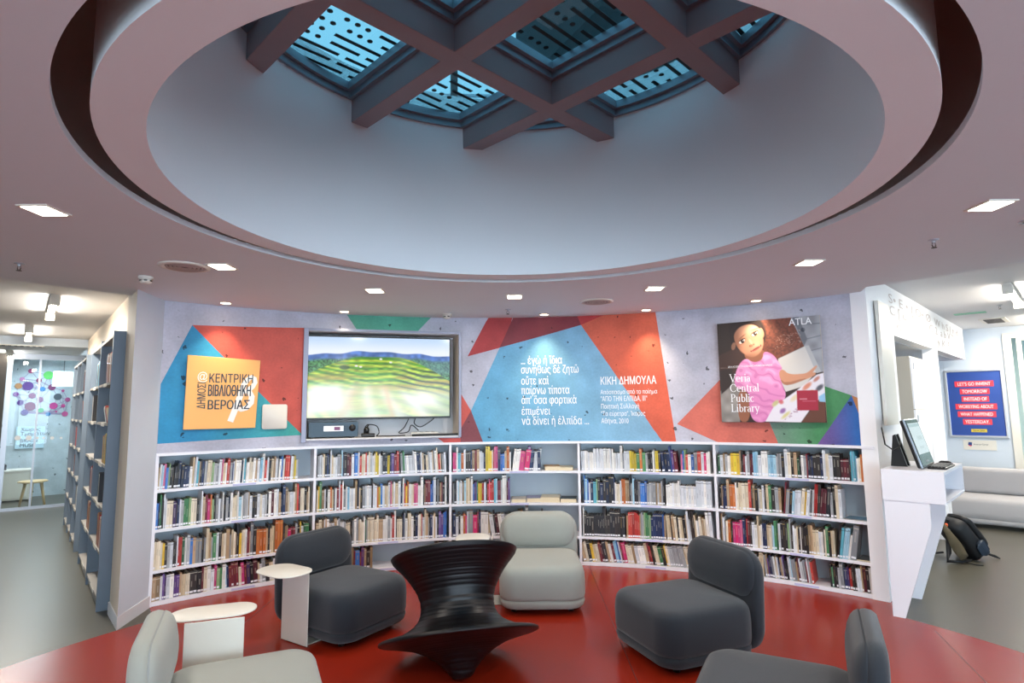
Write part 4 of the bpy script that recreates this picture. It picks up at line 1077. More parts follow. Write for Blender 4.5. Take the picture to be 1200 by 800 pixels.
for ex, ey in ((200, 213), (290, 158)):
    mixi(img, rgb('5a3426'), ell(U, V, *P((ex, ey - 32))[0], .044, .006, ha - .1 if ex < 250 else ha + .25, .4) * .55)
    mixi(img, rgb('7a4a38'), ell(U, V, *P((ex, ey - 2))[0], .042, .026, ha, .3) * .6)
    mixi(img, rgb('eadfd8'), ell(U, V, *P((ex, ey))[0], .034, .017, ha, .2)); mixi(img, rgb('1a0f0c'), ell(U, V, *P((ex + 3, ey))[0], .017, .018, 0, .15))
    mixi(img, rgb('24140f'), ell(U, V, *P((ex, ey - 11))[0], .036, .005, ha + .1, .3)); mixi(img, rgb('ffffff'), ell(U, V, *P((ex + 7, ey - 5))[0], .004, .004))
mixi(img, skd, ell(U, V, *P((268, 240))[0], .028, .012, ha, .5) * .7); mixi(img, skl, ell(U, V, *P((262, 215))[0], .012, .035, ha, .6) * .7)
for nx0 in (254, 282): mixi(img, rgb('6a3a2a'), ell(U, V, *P((nx0, 243 - (nx0 - 254) * .35))[0], .006, .004))
mixi(img, rgb('b05a52'), ell(U, V, *P((298, 264))[0], .050, .012, ha + .05, .25)); mixi(img, rgb('6a2a28'), ell(U, V, *P((297, 262))[0], .050, .0035, ha + .05, .3)); mixi(img, rgb('7a3a30'), ell(U, V, *P((332, 240))[0], .006, .010, 0, .4) + ell(U, V, *P((263, 281))[0], .006, .008, 0, .4))
# open book
mixi(img, rgb('dcd8e0'), poly_mask(U, V, P((360, 765), (420, 660), (560, 560), (700, 440), (760, 420), (765, 560), (680, 650), (600, 770))))
for (x, y, c, rx, ry) in ((430, 640, 'b8c87a', .04, .02), (470, 630, 'c05050', .02, .02), (560, 600, 'd8c8a0', .05, .02), (640, 520, 'c87050', .05, .02), (700, 470, 'b06858', .035, .015), (720, 530, '30303a', .04, .02), (660, 560, 'c8a868', .03, .01), (480, 690, '7a4a8a', .03, .02), (500, 720, 'c8c078', .05, .015)):
    mixi(img, rgb(c), ell(U, V, *P((x, y))[0], rx, ry, -.7, .5) * .8)
for k in range(9):
    mixi(img, rgb('a8889c'), poly_mask(U, V, P((480 + k * 14, 760 - k * 8), (600 + k * 8, 640 - k * 5), (604 + k * 8, 644 - k * 5), (484 + k * 14, 764 - k * 8)), .003) * ss(.4, .6, nB) * .6)
mixi(img, rgb('8ab8d8'), poly_mask(U, V, P((715, 590), (760, 560), (765, 630), (718, 625))))
mixi(img, rgb('9c2038'), poly_mask(U, V, P((572, 550), (708, 546), (714, 686), (578, 688)), .003))
mixi(img, rgb('d8a8b0'), poly_mask(U, V, P((590, 605), (640, 604), (640, 612), (590, 613)), .002) * .7 + poly_mask(U, V, P((610, 622), (698, 620), (698, 624), (610, 626)), .002) * .6)
mixi(img, rgb('c8c0bc'), poly_mask(U, V, P((40, 400), (200, 398), (200, 401), (40, 403)), .002) * .5)
grid_print('picture_print', img, lambda u, v: (-GW / 2 + u * GW, -.0005, GH / 2 - v * GH), PRINT, gb)
lettering('ATLA', .095, lambda x, y: (.205 + x, -.003, .425 + y), TEXTW, gb, .006, width=.20)
lettering('2010 ACCESS TO LEARNING AWARD RECIPIENT', .024, lambda x, y: (-.385 + x, -.003, .045 + y), TEXTW, gb, .002, width=.42)
# serif title drawn stroke by stroke
def serif(txt, x0, z0, hcap, parent, m):
    xh = hcap * .66; st = hcap * .125; th_ = hcap * .055; sv = hcap * .05; x = x0
    for ch in txt:
        mb = MB()
        def bar(xa, za, xb, zb, wd_):
            d = Vector((xb - xa, zb - za)).normalized(); n = Vector((-d.y, d.x)) * wd_ / 2
            mb.add([(xa + n.x, 0, za + n.y), (xb + n.x, 0, zb + n.y), (xb - n.x, 0, zb - n.y), (xa - n.x, 0, za - n.y)], [(0, 1, 2, 3)])
        def ser(xc, z_, w2=.13): bar(xc - hcap * w2, z_ + (sv / 2 if z_ < hcap * .3 else -sv / 2), xc + hcap * w2, z_ + (sv / 2 if z_ < hcap * .3 else -sv / 2), sv)
        def stem(xc, za, zb, top=True, bot=True):
            bar(xc, za, xc, zb, st)
            if bot: ser(xc, za)
            if top: bar(xc - hcap * .13, zb - sv * .9, xc, zb - sv / 2, sv * 1.1)
        def arc_(cx, cz, rx, rz, a_0, a_1, thick=st, thin=th_):
            n = 14; vs = []
            for k in range(n + 1):
                a = math.radians(a_0 + (a_1 - a_0) * k / n); wd = thin + (thick - thin) * abs(math.cos(a))
                for s_ in (1, -1): vs.append((cx + (rx + s_ * wd / 2) * math.cos(a), 0, cz + (rz + s_ * wd / 2 * .8) * math.sin(a)))
            mb.add(vs, [(2 * k, 2 * k + 1, 2 * k + 3, 2 * k + 2) for k in range(n)])
        C = hcap
        if ch == 'V': bar(.08 * C, C, .40 * C, .02 * C, st); bar(.72 * C, C, .40 * C, 0.02 * C, th_); ser(.1 * C, C); ser(.72 * C, C); adv = .80
        elif ch == 'C': arc_(.42 * C, .5 * C, .36 * C, .48 * C, 42, 318); bar(.70 * C, .82 * C, .70 * C, .64 * C, th_); adv = .82
        elif ch == 'P': stem(.16 * C, 0, C, False); ser(.16 * C, C); arc_(.30 * C, .74 * C, .24 * C, .24 * C, -90, 90); bar(.16 * C, .98 * C, .3 * C, .98 * C, th_); bar(.16 * C, .5 * C, .3 * C, .5 * C, th_); adv = .64
        elif ch == 'L': stem(.16 * C, 0, C, False); ser(.16 * C, C); bar(.1 * C, .03 * C, .58 * C, .03 * C, th_ * 1.2); bar(.57 * C, .02 * C, .60 * C, .22 * C, th_); adv = .66
        elif ch == 'e': arc_(.26 * C, xh / 2, .21 * C, xh * .46, 0, 310); bar(.05 * C, xh * .54, .47 * C, xh * .54, th_); adv = .54
        elif ch == 'r': stem(.14 * C, 0, xh); arc_(.30 * C, xh * .62, .12 * C, xh * .32, 40, 150, th_ * 1.6); adv = .44
        elif ch == 'i': stem(.13 * C, 0, xh); mb.lathe; bar(.13 * C - st * .5, .88 * C, .13 * C + st * .5, .88 * C, st); adv = .28
        elif ch == 'a': arc_(.2 * C, xh * .3, .13 * C, xh * .27, 60, 300); arc_(.2 * C, xh * .68, .15 * C, xh * .27, 0, 160, th_ * 1.8); bar(.35 * C, xh * .7, .35 * C, .04 * C, st); bar(.35 * C, .03 * C, .45 * C, .05 * C, th_); adv = .48
        elif ch == 'n': stem(.14 * C, 0, xh); arc_(.29 * C, xh * .62, .15 * C, xh * .34, 10, 160, th_ * 2); bar(.44 * C, xh * .65, .44 * C, 0, st); ser(.44 * C, 0); adv = .60
        elif ch == 't': bar(.16 * C, .86 * C, .16 * C, .08 * C, st); bar(.04 * C, xh - .02 * C, .32 * C, xh - .02 * C, sv); arc_(.27 * C, .13 * C, .11 * C, .11 * C, 180, 300, th_ * 1.5); adv = .36
        elif ch == 'l': stem(.13 * C, 0, C); adv = .28
        elif ch == 'u': bar(.14 * C, xh, .14 * C, xh * .35, st); arc_(.28 * C, xh * .35, .14 * C, xh * .33, 180, 340, th_ * 2); bar(.44 * C, xh, .44 * C, 0, st); bar(.44 * C, .03 * C, .53 * C, .03 * C, sv); bar(.04 * C, xh - sv / 2, .14 * C, xh - sv / 2, sv); adv = .60
        elif ch == 'b': stem(.14 * C, .02 * C, C, True, False); arc_(.31 * C, xh * .47, .18 * C, xh * .45, -150, 150); adv = .58
        elif ch == 'c': arc_(.24 * C, xh * .48, .19 * C, xh * .47, 45, 315); adv = .48
        elif ch == 'y': bar(.06 * C, xh, .26 * C, .02 * C, st * .9); bar(.46 * C, xh, .18 * C, -.26 * C, th_ * 1.2); ser(.07 * C, xh + .0 * C); bar(.36 * C, xh - sv / 2, .54 * C, xh - sv / 2, sv); bar(.08 * C, -.27 * C, .2 * C, -.25 * C, st * .7); adv = .54
        else: adv = .3
        mb.v = [(x + v[0], -.003, z0 + v[2]) for v in mb.v]
        if mb.f: mb.build('letter', m, parent, fix=False)
        x += adv * hcap * 1.0
    return x
# board coordinates: u = -GW/2 .. GW/2
for txt, z0 in (('Veria', -.100), ('Central', -.200), ('Public', -.301), ('Library', -.400)):
    serif(txt, -.375, z0, .079, gb, TEXTW)

# ------------------------------------------------------------------ lounge chairs
def make_chair(name, fab, seam, W=.72, D=.88, sh=.39, bh=.71):
    e = empty(name)                                            # local: front towards -y, origin under the middle
    SD = D - .13
    def crown(x, y, h): return (x, y - .065, h)
    MB().loft([(.045, .05), (.05, .028), (.065, .012), (.095, .003), (.116, .006), (.120, .014)], W, SD, .15, fn=crown, seg=9).build('base', fab, e)
    MB().loft([(.119, .015), (.121, .016)], W, SD, .14, fn=crown, seg=9).build('seam', seam, e)
    lv = [(.120, .014), (.124, .005), (.15, .0), (.26, -.002), (sh - .075, .002), (sh - .045, .010), (sh - .022, .025), (sh - .008, .048), (sh - .001, .08), (sh + .004, .13), (sh + .008, .2), (sh + .010, .3)]
    MB().loft(lv, W, SD, .15, fn=crown, seg=9).build('seat_cushion', fab, e)
    # back shell: a rounded slab standing on the floor behind the seat
    y1 = D / 2
    def lean(x, z, t): return (x, y1 - .145 + t + max(0, z + (bh + .045) / 2 - .35) * .08 - .03, z + (bh + .045) / 2)
    def shell(x, z, h): return lean(x, z, h)
    Hs = bh - .045
    MB().loft([(.0, .05), (.005, .02), (.02, .004), (.04, 0), (.065, .004), (.085, .018), (.095, .05), (.10, .1)], W + .015, Hs, .17, fn=shell, seg=10).build('back_shell', fab, e)
    ph = bh - sh - .015
    def pil(x, z, h): zz = z + sh + .005 + ph / 2; return (x, y1 - .17 - h + max(0, zz - .35) * .08 - .0, zz)
    MB().loft([(-.03, .0), (.0, -.004), (.015, .004), (.03, .022), (.043, .055), (.05, .1)], W - .035, ph - .01, .13, fn=pil, seg=10).build('back_cushion', fab, e)
    def ps_(x, z, h): zz = z + sh + .005 + ph / 2; return (x, y1 - .165 - h + max(0, zz - .35) * .08, zz)
    MB().loft([(-.004, -.003), (.004, -.003)], W - .035, ph - .005, .13, fn=ps_, seg=10).build('piping', seam, e)
    for sx in (-1, 1):
        for sy in (-1, 1): MB().lathe([(0, 0), (.022, 0), (.025, .05), (0, .05)], 14, (sx * (W / 2 - .12), sy * (D / 2 - .15), 0)).build('foot', BLACKP, e)
    return e
def face(dx, dy): return math.atan2(dx, -dy)                   # rotate local -y onto (dx,dy)
dk = make_chair('lounge_chair', DGREY, SEAMD); lk = make_chair('lounge_chair', LGREY, SEAM)
G_ = 'armless lounge chairs around the red floor'
def place(proto, first, cx, cy, dx, dy, label):
    o = proto if first else copy_tree(proto)
    o.location = (cx, cy, 0); o.rotation_euler = (0, 0, face(dx, dy)); tag(o, label, 'armchair', G_); return o
place(dk, True, -1.37, 4.80, .84, -.55, 'charcoal armless lounge chair beside the small white side table at left')
place(dk, False, 1.22, 4.30, -.93, -.36, 'charcoal armless lounge chair right of the light grey one, seen whole')
place(dk, False, 1.31, 2.93, -.89, .46, 'charcoal lounge chair in the lower right corner, nearest the camera')
place(lk, True, .232, 5.42, .0, -1, 'light grey lounge chair in front of the middle bookshelves')
place(lk, False, -1.40, 3.00, .91, .41, 'light grey lounge chair in the lower left corner, cut by the frame')

# ------------------------------------------------------------------ spun chair
sp = empty('spinning_chair', (-.335, 3.86, .012)); tag(sp, 'black spinning-top shaped seat with ribbed surface, tilted to the left', 'chair')
prof = [(0, 0), (.03, .002), (.055, .012), (.07, .03), (.085, .06), (.11, .10), (.15, .15), (.21, .20), (.29, .245), (.38, .272), (.45, .288), (.485, .297), (.497, .309), (.49, .322), (.465, .330), (.42, .336), (.36, .348), (.30, .375), (.255, .41), (.235, .45), (.228, .49), (.233, .53), (.248, .575), (.275, .625), (.315, .68), (.36, .73), (.395, .765), (.412, .788), (.414, .80), (.405, .806), (.39, .80), (.35, .755), (.30, .70), (.25, .64), (.205, .57), (.17, .5), (.1, .46), (0, .45)]
prof = [(r, z * .72 if z < .309 else z - .0865) for r, z in prof]
fine = []
for i in range(len(prof) - 1):
    (r0, z0), (r1, z1) = prof[i], prof[i + 1]; n = max(1, int(math.hypot(r1 - r0, z1 - z0) / .006))
    for k in range(n): fine.append((r0 + (r1 - r0) * k / n, z0 + (z1 - z0) * k / n))
fine.append(prof[-1])
# smooth then add turned ribs
fa_ = np.array(fine)
for _ in range(4): fa_[1:-1] = (fa_[:-2] + fa_[1:-1] * 2 + fa_[2:]) / 4
rr_ = random.Random(9); rib = np.array([rr_.uniform(-.0022, .0022) for _ in fa_]); fa_[:, 0] = np.maximum(fa_[:, 0] + rib * (fa_[:, 0] > .05), 0)
MB().lathe([tuple(p) for p in fa_], 96, cap=False).build('body', SPUNM, sp)
sp.scale = (1.05,) * 3
Rm = (Matrix.Rotation(math.radians(-6.5), 3, 'Y') @ Matrix.Rotation(math.radians(-24), 3, 'X'))
sp.rotation_euler = Rm.to_euler()
sp.location.z = .002 - min((Rm @ v.co).z for v in sp.children[0].data.vertices) * 1.05

# ------------------------------------------------------------------ side tables
def side_table(cx, cy, d, plate_c, label, w_=.30, L=.42, top=.55):
    """d: unit vector along the table; panel centre at cx,cy; plate centre plate_c"""
    d = Vector((d[0], d[1], 0)).normalized(); e = empty('side_table', (cx, cy, 0), math.atan2(d.y, d.x)); tag(e, label, 'side table', 'small white C-shaped side tables')
    pc = Vector((plate_c[0] - cx, plate_c[1] - cy, 0)); px, py = pc.dot(d), pc.dot(Vector((-d.y, d.x, 0)))
    MB().loft([(0, .003), (.002, 0), (.008, 0), (.010, .003)], L, w_, .13, fn=lambda x, y, h: (x + px, y + py, top - .010 + h), seg=9).build('top', TABLEW, e)
    MB().box((0, 0, top / 2), (.30, .008, top - .02)).build('panel', TABLEW, e, bevel=.002)
    sgn = -1 if py > 0 else 1
    MB().box((0, sgn * .14, .009), (.25, .28, .006)).build('foot_plate', TABLEW, e, bevel=.002)
side_table(-1.62, 4.49, (.84, -.55), (-1.665, 4.38), 'small white side table overhanging at the side of the left charcoal chair', L=.42, w_=.29)
side_table(-1.66, 3.38, (.94, .33), (-1.73, 3.50), 'white side table with wide upright panel at the lower left', L=.46, w_=.24, top=.56)
side_table(-.20, 5.40, (0, 1), (-.37, 5.39), 'white side table mostly hidden behind the black spinning seat', L=.36, w_=.30)

# ------------------------------------------------------------------ computer desk at the right end of the shelves
DA = Vector((3.03, 4.91, 0))
def dpt(s, e, z): return DA + dR * s + eR * e + Vector((0, 0, z))
dk_ = empty('computer_desk'); tag(dk_, 'white wall desk with open box top on two tapering panels', 'desk')
def dbox(s0, s1, e0, e1, z0, z1, name, m=SHELFW, **k):
    a = [dpt(s0, e0, 0), dpt(s1, e0, 0), dpt(s1, e1, 0), dpt(s0, e1, 0)]
    return MB().prism([(p.x, p.y) for p in a], z0, z1).build(name, m, dk_, **k)
dbox(0, .93, 0, .425, 1.140, 1.165, 'top', bevel=.001); dbox(0, .93, 0, .425, .917, .937, 'bottom', bevel=.001)
dbox(0, .02, 0, .425, .937, 1.14, 'box_side'); dbox(.91, .93, 0, .425, .937, 1.14, 'box_side'); dbox(.02, .91, 0, .02, .937, 1.14, 'box_back')
for s_ in (.008, .645):
    pts = [dpt(s_, 0.005, 0), dpt(s_, .087, 0), dpt(s_, .313, .733), dpt(s_, .315, .917), dpt(s_, 0.005, .917)]
    MB().extr(pts, dR * .025).build('side_panel', SHELFW, dk_)
# monitor
mo = empty('touch_monitor', dpt(.36, .17, 1.165), math.atan2(dR.y, dR.x)); tag(mo, 'black and silver touch-screen computer leaning back on the white desk', 'computer')
# local x along desk, local -y towards the room side (eR)
def tl(x, y, z):
    t = math.radians(15); return (x, -.10 + y * math.cos(t) + z * math.sin(t), z * math.cos(t) - y * math.sin(t) + .012)
def slab(mbx, x0, x1, y0, y1, z0, z1, name, m, bevel=0):
    o = MB(); o.box(((x0 + x1) / 2, (y0 + y1) / 2, (z0 + z1) / 2), (x1 - x0, y1 - y0, z1 - z0)); o.v = [tl(*v) for v in o.v]; return o.build(name, m, mo, bevel=bevel)
MWd, MHt = .24, .40
slab(None, -MWd, MWd, 0, .035, 0, MHt, 'housing', BLACKP, .012)
slab(None, -MWd - .004, MWd + .004, -.004, .010, -.004, MHt + .004, 'silver_rim', mat('silver_plastic', '#a4aeb8', .3, metal=.6), .004)
slab(None, -MWd + .006, MWd - .006, -.008, -.003, .006, MHt - .006, 'bezel', mat('smoked_glass', '#14181b', .08), .002)
n_ = 60; U, V = np.meshgrid(np.linspace(0, 1, n_), np.linspace(0, 1, n_)); img = np.zeros((n_, n_, 3)); mixi(img, rgb('c6d2d8'), np.ones((n_, n_)))
mixi(img, rgb('9fb4bc'), (np.abs(V - .08) < .05) * 1.0); mixi(img, rgb('aebcc0'), ((np.abs(V - .5) < .06) & (np.abs(U - .6) < .22)) * .7); mixi(img, rgb('b0bdc4'), ((np.abs(V - .8) < .04) & (np.abs(U - .5) < .2)) * .7)
grid_print('screen', img, lambda u, v: tl(-MWd + .03 + u * (2 * MWd - .06), -.0095, MHt - .035 - v * (MHt - .14)), attr_mat('monitor_picture', .2, emit=.75), mo)
slab(None, -.06, .06, -.010, -.008, .035, .05, 'button_row', ALU)
MB().extr([(-.05, .04, .0), (-.05, .16, 0), (-.05, .13, .26), (-.05, .11, .27)], (.03, 0, 0)).build('stand_leg', BLACKP, mo); MB().extr([(.05, .04, .0), (.05, .16, 0), (.05, .13, .26), (.05, .11, .27)], (.03, 0, 0)).build('stand_leg', BLACKP, mo)
kb = empty('keyboard', dpt(.42, .35, 1.165), math.atan2(dR.y, dR.x)); tag(kb, 'black computer keyboard on the white desk', 'keyboard')
MB().loft([(0, .003), (.003, 0), (.012, 0), (.016, .003)], .42, .13, .012).build('base', BLACKP, kb)
for r_ in range(5):
    for c in range(14): MB().box((-.19 + c * .029, -.045 + r_ * .023, .019), (.023, .018, .007)).build('key', BLACKP, kb)
ms = MB().loft([(0, .002), (.004, 0), (.018, .004), (.027, .012), (.031, .024)], .06, .10, .03).build('computer_mouse', BLACKP); ms.location = dpt(.74, .33, 1.165); ms.rotation_euler = (0, 0, .9)
tag(ms, 'small black computer mouse at the end of the keyboard', 'mouse')
cb = MB().tube([dpt(.0 + .1, .01, 1.50), dpt(.08, .03, 1.36), dpt(.12, .08, 1.31), dpt(.2, .11, 1.34), dpt(.28, .10, 1.38)], .006, 8).build('cable', BLACKP)
tag(cb, 'black cable running from the wall panel to the touch-screen computer', 'cable')

# tall cabinet standing in the opening
tc_ = empty('tall_cabinet'); tag(tc_, 'tall beige cabinet with white doors in the opening of the right wall', 'cabinet')
def cbox(s0, s1, e0, e1, z0, z1, name, m, **k):
    a = [wpt(s0, e0, 0), wpt(s1, e0, 0), wpt(s1, e1, 0), wpt(s0, e1, 0)]
    return MB().prism([(p.x, p.y) for p in a], z0, z1).build(name, m, tc_, **k)
cbox(2.28, 3.1, -1.2, -.12, .06, 2.26, 'carcass', BEIGE); cbox(2.3, 3.08, -1.18, -.14, 0, .06, 'plinth', GREYLAM)
for z0, z1 in ((.08, 1.0), (1.01, 1.62), (1.63, 2.24)):
    q = cbox(2.285, 3.09, -.12, -.10, z0, z1, 'door', SHELFW, bevel=.002)
    MB().add([], []); a = [wpt(2.33, -.10, 0), wpt(2.36, -.10, 0), wpt(2.36, -.085, 0), wpt(2.33, -.085, 0)]
    MB().prism([(p.x, p.y) for p in a], z1 - .14, z1 - .06).build('handle', ALU, q)

# ------------------------------------------------------------------ far poster, notice, sofa, backpack
eF = Vector((.714, -.7, 0)); nF = -dR
def fpt(s, z, out=0.0): return QW + eF * s + nF * out + Vector((0, 0, z))
S0, S1, PZ0, PZ1 = -.275, .447, 1.155, 2.215
po = empty('framed_poster', fpt((S0 + S1) / 2, (PZ0 + PZ1) / 2, .006), math.atan2(eF.y, eF.x)); tag(po, 'blue poster with red text bars in a silver snap frame on the far right wall', 'poster')
PW, PH = S1 - S0, PZ1 - PZ0
MB().box((0, .0, 0), (PW, .01, PH)).build('panel', mat('blue_poster', '#2c4a94', .35), po)
for nm, c, d in (('frame_rail', (0, -.012, PH / 2), (PW + .03, .018, .032)), ('frame_rail', (0, -.012, -PH / 2), (PW + .03, .018, .032)), ('frame_stile', (-PW / 2, -.012, 0), (.032, .0175, PH)), ('frame_stile', (PW / 2, -.012, 0), (.032, .0175, PH))):
    MB().box(c, d).build(nm, mat('snap_frame', '#c9ced6', .3, metal=.5), po, bevel=.004)
REDB = mat('red_bar_print', '#e03c4c', .5); YELB = mat('yellow_bar_print', '#d8c04a', .5)
BT = ["LET'S GO INVENT", 'TOMORROW', 'INSTEAD OF', 'WORRYING ABOUT', 'WHAT HAPPENED', 'YESTERDAY.']
for k, (t, wd) in enumerate(zip(BT, (.50, .38, .35, .53, .49, .37))):
    z = PH / 2 - .215 - k * .122
    MB().box((0, -.0062, z), (wd, .002, .092)).build('text_bar', REDB, po)
    lettering(t, .075, lambda x, y, z=z: (x, -.0085, z - .026 + y), TEXTW, po, .010, 'CENTER', width=wd * .84)
MB().box((0.01, -.0062, -.435), (.20, .002, .05)).build('text_bar', YELB, po, )
lettering('Steve Jobs', .045, lambda x, y: (x + .01, -.0085, -.447 + y), TEXTD, po, .006, 'CENTER', width=.15)
nt_ = empty('wall_notice', fpt(.085, 1.02, .004), math.atan2(eF.y, eF.x)); tag(nt_, 'small white notice with a blue and red emblem below the blue poster', 'notice')
MB().box((0, 0, 0), (.42, .006, .155)).build('panel', TABLEW, nt_)
MB().add([(-.15, -.004, .0), (-.10, -.004, -.01), (-.095, -.004, .04), (-.14, -.004, .045)], [(0, 1, 2, 3)]).build('emblem', mat('navy_print', '#25407c', .5), nt_, fix=False)
MB().add([(-.15, -.005, .0), (-.10, -.005, -.01), (-.11, -.005, -.025), (-.14, -.005, -.012)], [(0, 1, 2, 3)]).build('emblem', REDB, nt_, fix=False)
lettering('American Corner', .035, lambda x, y: (-.08 + x, -.005, .0 + y), TEXTD, nt_, 0, width=.19)

so_ = empty('sofa', (6.63, 8.47, 0), math.atan2(eF.y, eF.x)); tag(so_, 'pale grey upholstered sofa below the blue poster', 'sofa')
SW = 1.9
MB().loft([(.05, .04), (.055, .02), (.09, .004), (.12, .008)], SW, .80, .16, seg=8).build('base', SOFAM, so_)
MB().loft([(.12, .012), (.125, .004), (.2, 0), (.33, .002), (.36, .015), (.385, .04), (.395, .1), (.40, .2)], SW, .80, .16, seg=8).build('seat_cushion', SOFAM, so_)
MB().loft([(0, .06), (.01, .02), (.05, 0), (.15, 0), (.2, .02), (.22, .06)], SW - .1, .36, .15, fn=lambda x, z, h: (x, .17 + h, z + .58), seg=8).build('back_cushion', SOFAM, so_)
for sx in (-.8, .8):
    for sy in (-.28, .28): MB().lathe([(0, 0), (.02, 0), (.025, .06), (0, .06)], 12, (sx, sy, 0)).build('foot', BLACKP, so_)

bpk = empty('backpack', (4.80, 6.62, 0), math.radians(8)); tag(bpk, 'black backpack lying against the desk leg on the grey floor', 'backpack')
BPM = mat('black_nylon', '#0b0c10', .6, bump=.2, bscale=120); BPB = mat('blue_black_nylon', '#1c2a3a', .45, bump=.2, bscale=120)
OLV = mat('olive_cloth', '#5a4e38', .9, bump=.3, bscale=120)
def tilt(px, pz, ang):
    c, s = math.cos(ang), math.sin(ang)
    return lambda x, y, h: (px + h * c * 1.0 + x * s * 1.0, y, pz + h * -s * 0 + x * c + h * 0)
def bpf(x, y, h):   # x: length of the bag, y: width, h: thickness; bag leans back at 50 degrees
    a = math.radians(128); lx, lz = math.cos(a), math.sin(a); nx2, nz2 = math.sin(a), -math.cos(a)
    bend = .10 * (x / .25) ** 2 * .5
    return (.12 + lx * (x) + nx2 * (h - bend * .6), y, .235 + lz * x + nz2 * (h - bend * .6))
MB().loft([(-.09, .07), (-.08, .03), (-.04, .004), (.03, 0), (.07, .015), (.09, .05)], .50, .32, .10, fn=bpf, seg=6).build('main_body', BPM, bpk)
MB().loft([(.08, .03), (.10, .008), (.13, .0), (.15, .02), (.16, .05)], .44, .28, .09, fn=bpf, seg=6).build('front_pocket', BPM, bpk)
MB().loft([(.15, .02), (.165, .004), (.175, .02)], .34, .2, .07, fn=bpf, seg=6).build('top_panel', BPB, bpk)
MB().loft([(-.04, .03), (0, 0), (.05, 0), (.08, .03)], .16, .05, .02, fn=lambda x, y, h: bpf(x - .12, y - .175, h), seg=4).build('side_pocket', BPB, bpk)
for sy in (-.08, .08):
    MB().tube([bpf(.22, sy, -.09), bpf(.12, sy, -.2), (-.16, sy * 1.5, .10), (-.22, sy * 2, .03), (-.08, sy * 2.4, .02), (.05, sy * 2.2, .03)], [.02, .024, .024, .02, .012, .012], 8).build('shoulder_strap', BPM, bpk)
MB().tube([bpf(.25, -.05, .0), bpf(.29, -.02, 0), bpf(.29, .02, 0), bpf(.25, .05, 0)], .010, 8).build('carry_handle', BPM, bpk)
MB().tube([(.28, -.05, .05), (.36, -.06, .06), (.44, -.08, .03), (.48, -.10, .008)], [.004, .012, .016, .006], 6).build('loose_strap', BPM, bpk)
MB().tube([(-.05, -.2, .02), (.0, -.26, .008), (.06, -.30, .008)], .006, 6).build('loose_strap', BPM, bpk)
mb = MB(); rowsn = 8
for i in range(rowsn):
    t = i / (rowsn - 1)
    for j in range(3):
        w2 = .018 + .03 * t + .015 * math.sin(t * PI)
        mb.v.append((-.27 + .22 * t + (j - 1) * w2, -.19 - .01 * math.sin(j * 2 + i), .40 - .34 * t + (j - 1) * .02))
for i in range(rowsn - 1):
    for j in range(2): mb.f.append((i * 3 + j, i * 3 + j + 1, i * 3 + j + 4, i * 3 + j + 3)); mb.m.append(0); mb.sm.append(True)
cl = mb.build('olive_garment', OLV, fix=False); cl.location = bpk.location; cl.rotation_euler = bpk.rotation_euler
sd = cl.modifiers.new('thick', 'SOLIDIFY'); sd.thickness = .012
tag(cl, 'olive cloth hanging over the front of the black backpack', 'cloth')
kc = MB().lathe([(0, -.02), (.012, -.015), (.016, 0), (.012, .015), (0, .02)], 10).build('key_fob', mat('orange_fob', '#e8622a', .5)); kc.location = (4.63, 6.44, .40)
tag(kc, 'tiny orange fob at the top of the backpack beside the desk leg', 'fob')

# ------------------------------------------------------------------ grey bookcases on the left
def left_case(s0, s1, cols, label, depth=.17, front=-.085):
    e = empty('bookcase'); tag(e, label, 'bookcase', 'tall grey bookcases on the left')
    def lp(s, w_): return P1 + dL * s + eL * (front + w_)
    def bxl(sa, sb, wa, wb, z0, z1, name, m, par=e):
        a = [lp(sa, wa), lp(sb, wa), lp(sb, wb), lp(sa, wb)]; return MB().prism([(p.x, p.y) for p in a], z0, z1).build(name, m, par)
    t = .035
    bxl(s0, s1, depth - .012, depth, .0, 2.42, 'back_panel', GREYLAM)
    n = cols; seg = (s1 - s0 - t) / n
    for k in range(n + 1):
        bxl(s0 + seg * k, s0 + seg * k + t, 0, depth - .012, 0, 2.43, 'upright', STEELG)
    for k in range(n):
        for j in range(7):
            z = .10 + j * .372
            if j == 6: z = 2.39
            s_ = bxl(s0 + seg * k + t, s0 + seg * (k + 1), .004, depth - .012, z - .012, z + .012, 'shelf', mat('shelf_steel_light', '#96918c', .5))
            if j < 6: bxl(s0 + seg * k + t + seg * .3, s0 + seg * k + t + seg * .55, .001, .004, z - .022, z + .010, 'label_holder', TABLEW, s_)
        bxl(s0 + seg * k + t, s0 + seg * (k + 1), .02, .03, 0, .088, 'kick_plate', GREYLAM)
    return lp, seg, t
lc = [left_case(.62, 2.75, 2, 'tall grey steel bookcase nearest to the white pier'), left_case(3.45, 5.75, 3, 'tall grey steel bookcase further down the corridor')]
cs = 'krgmotnwcrkyelkmtgwrok'; ci = 0
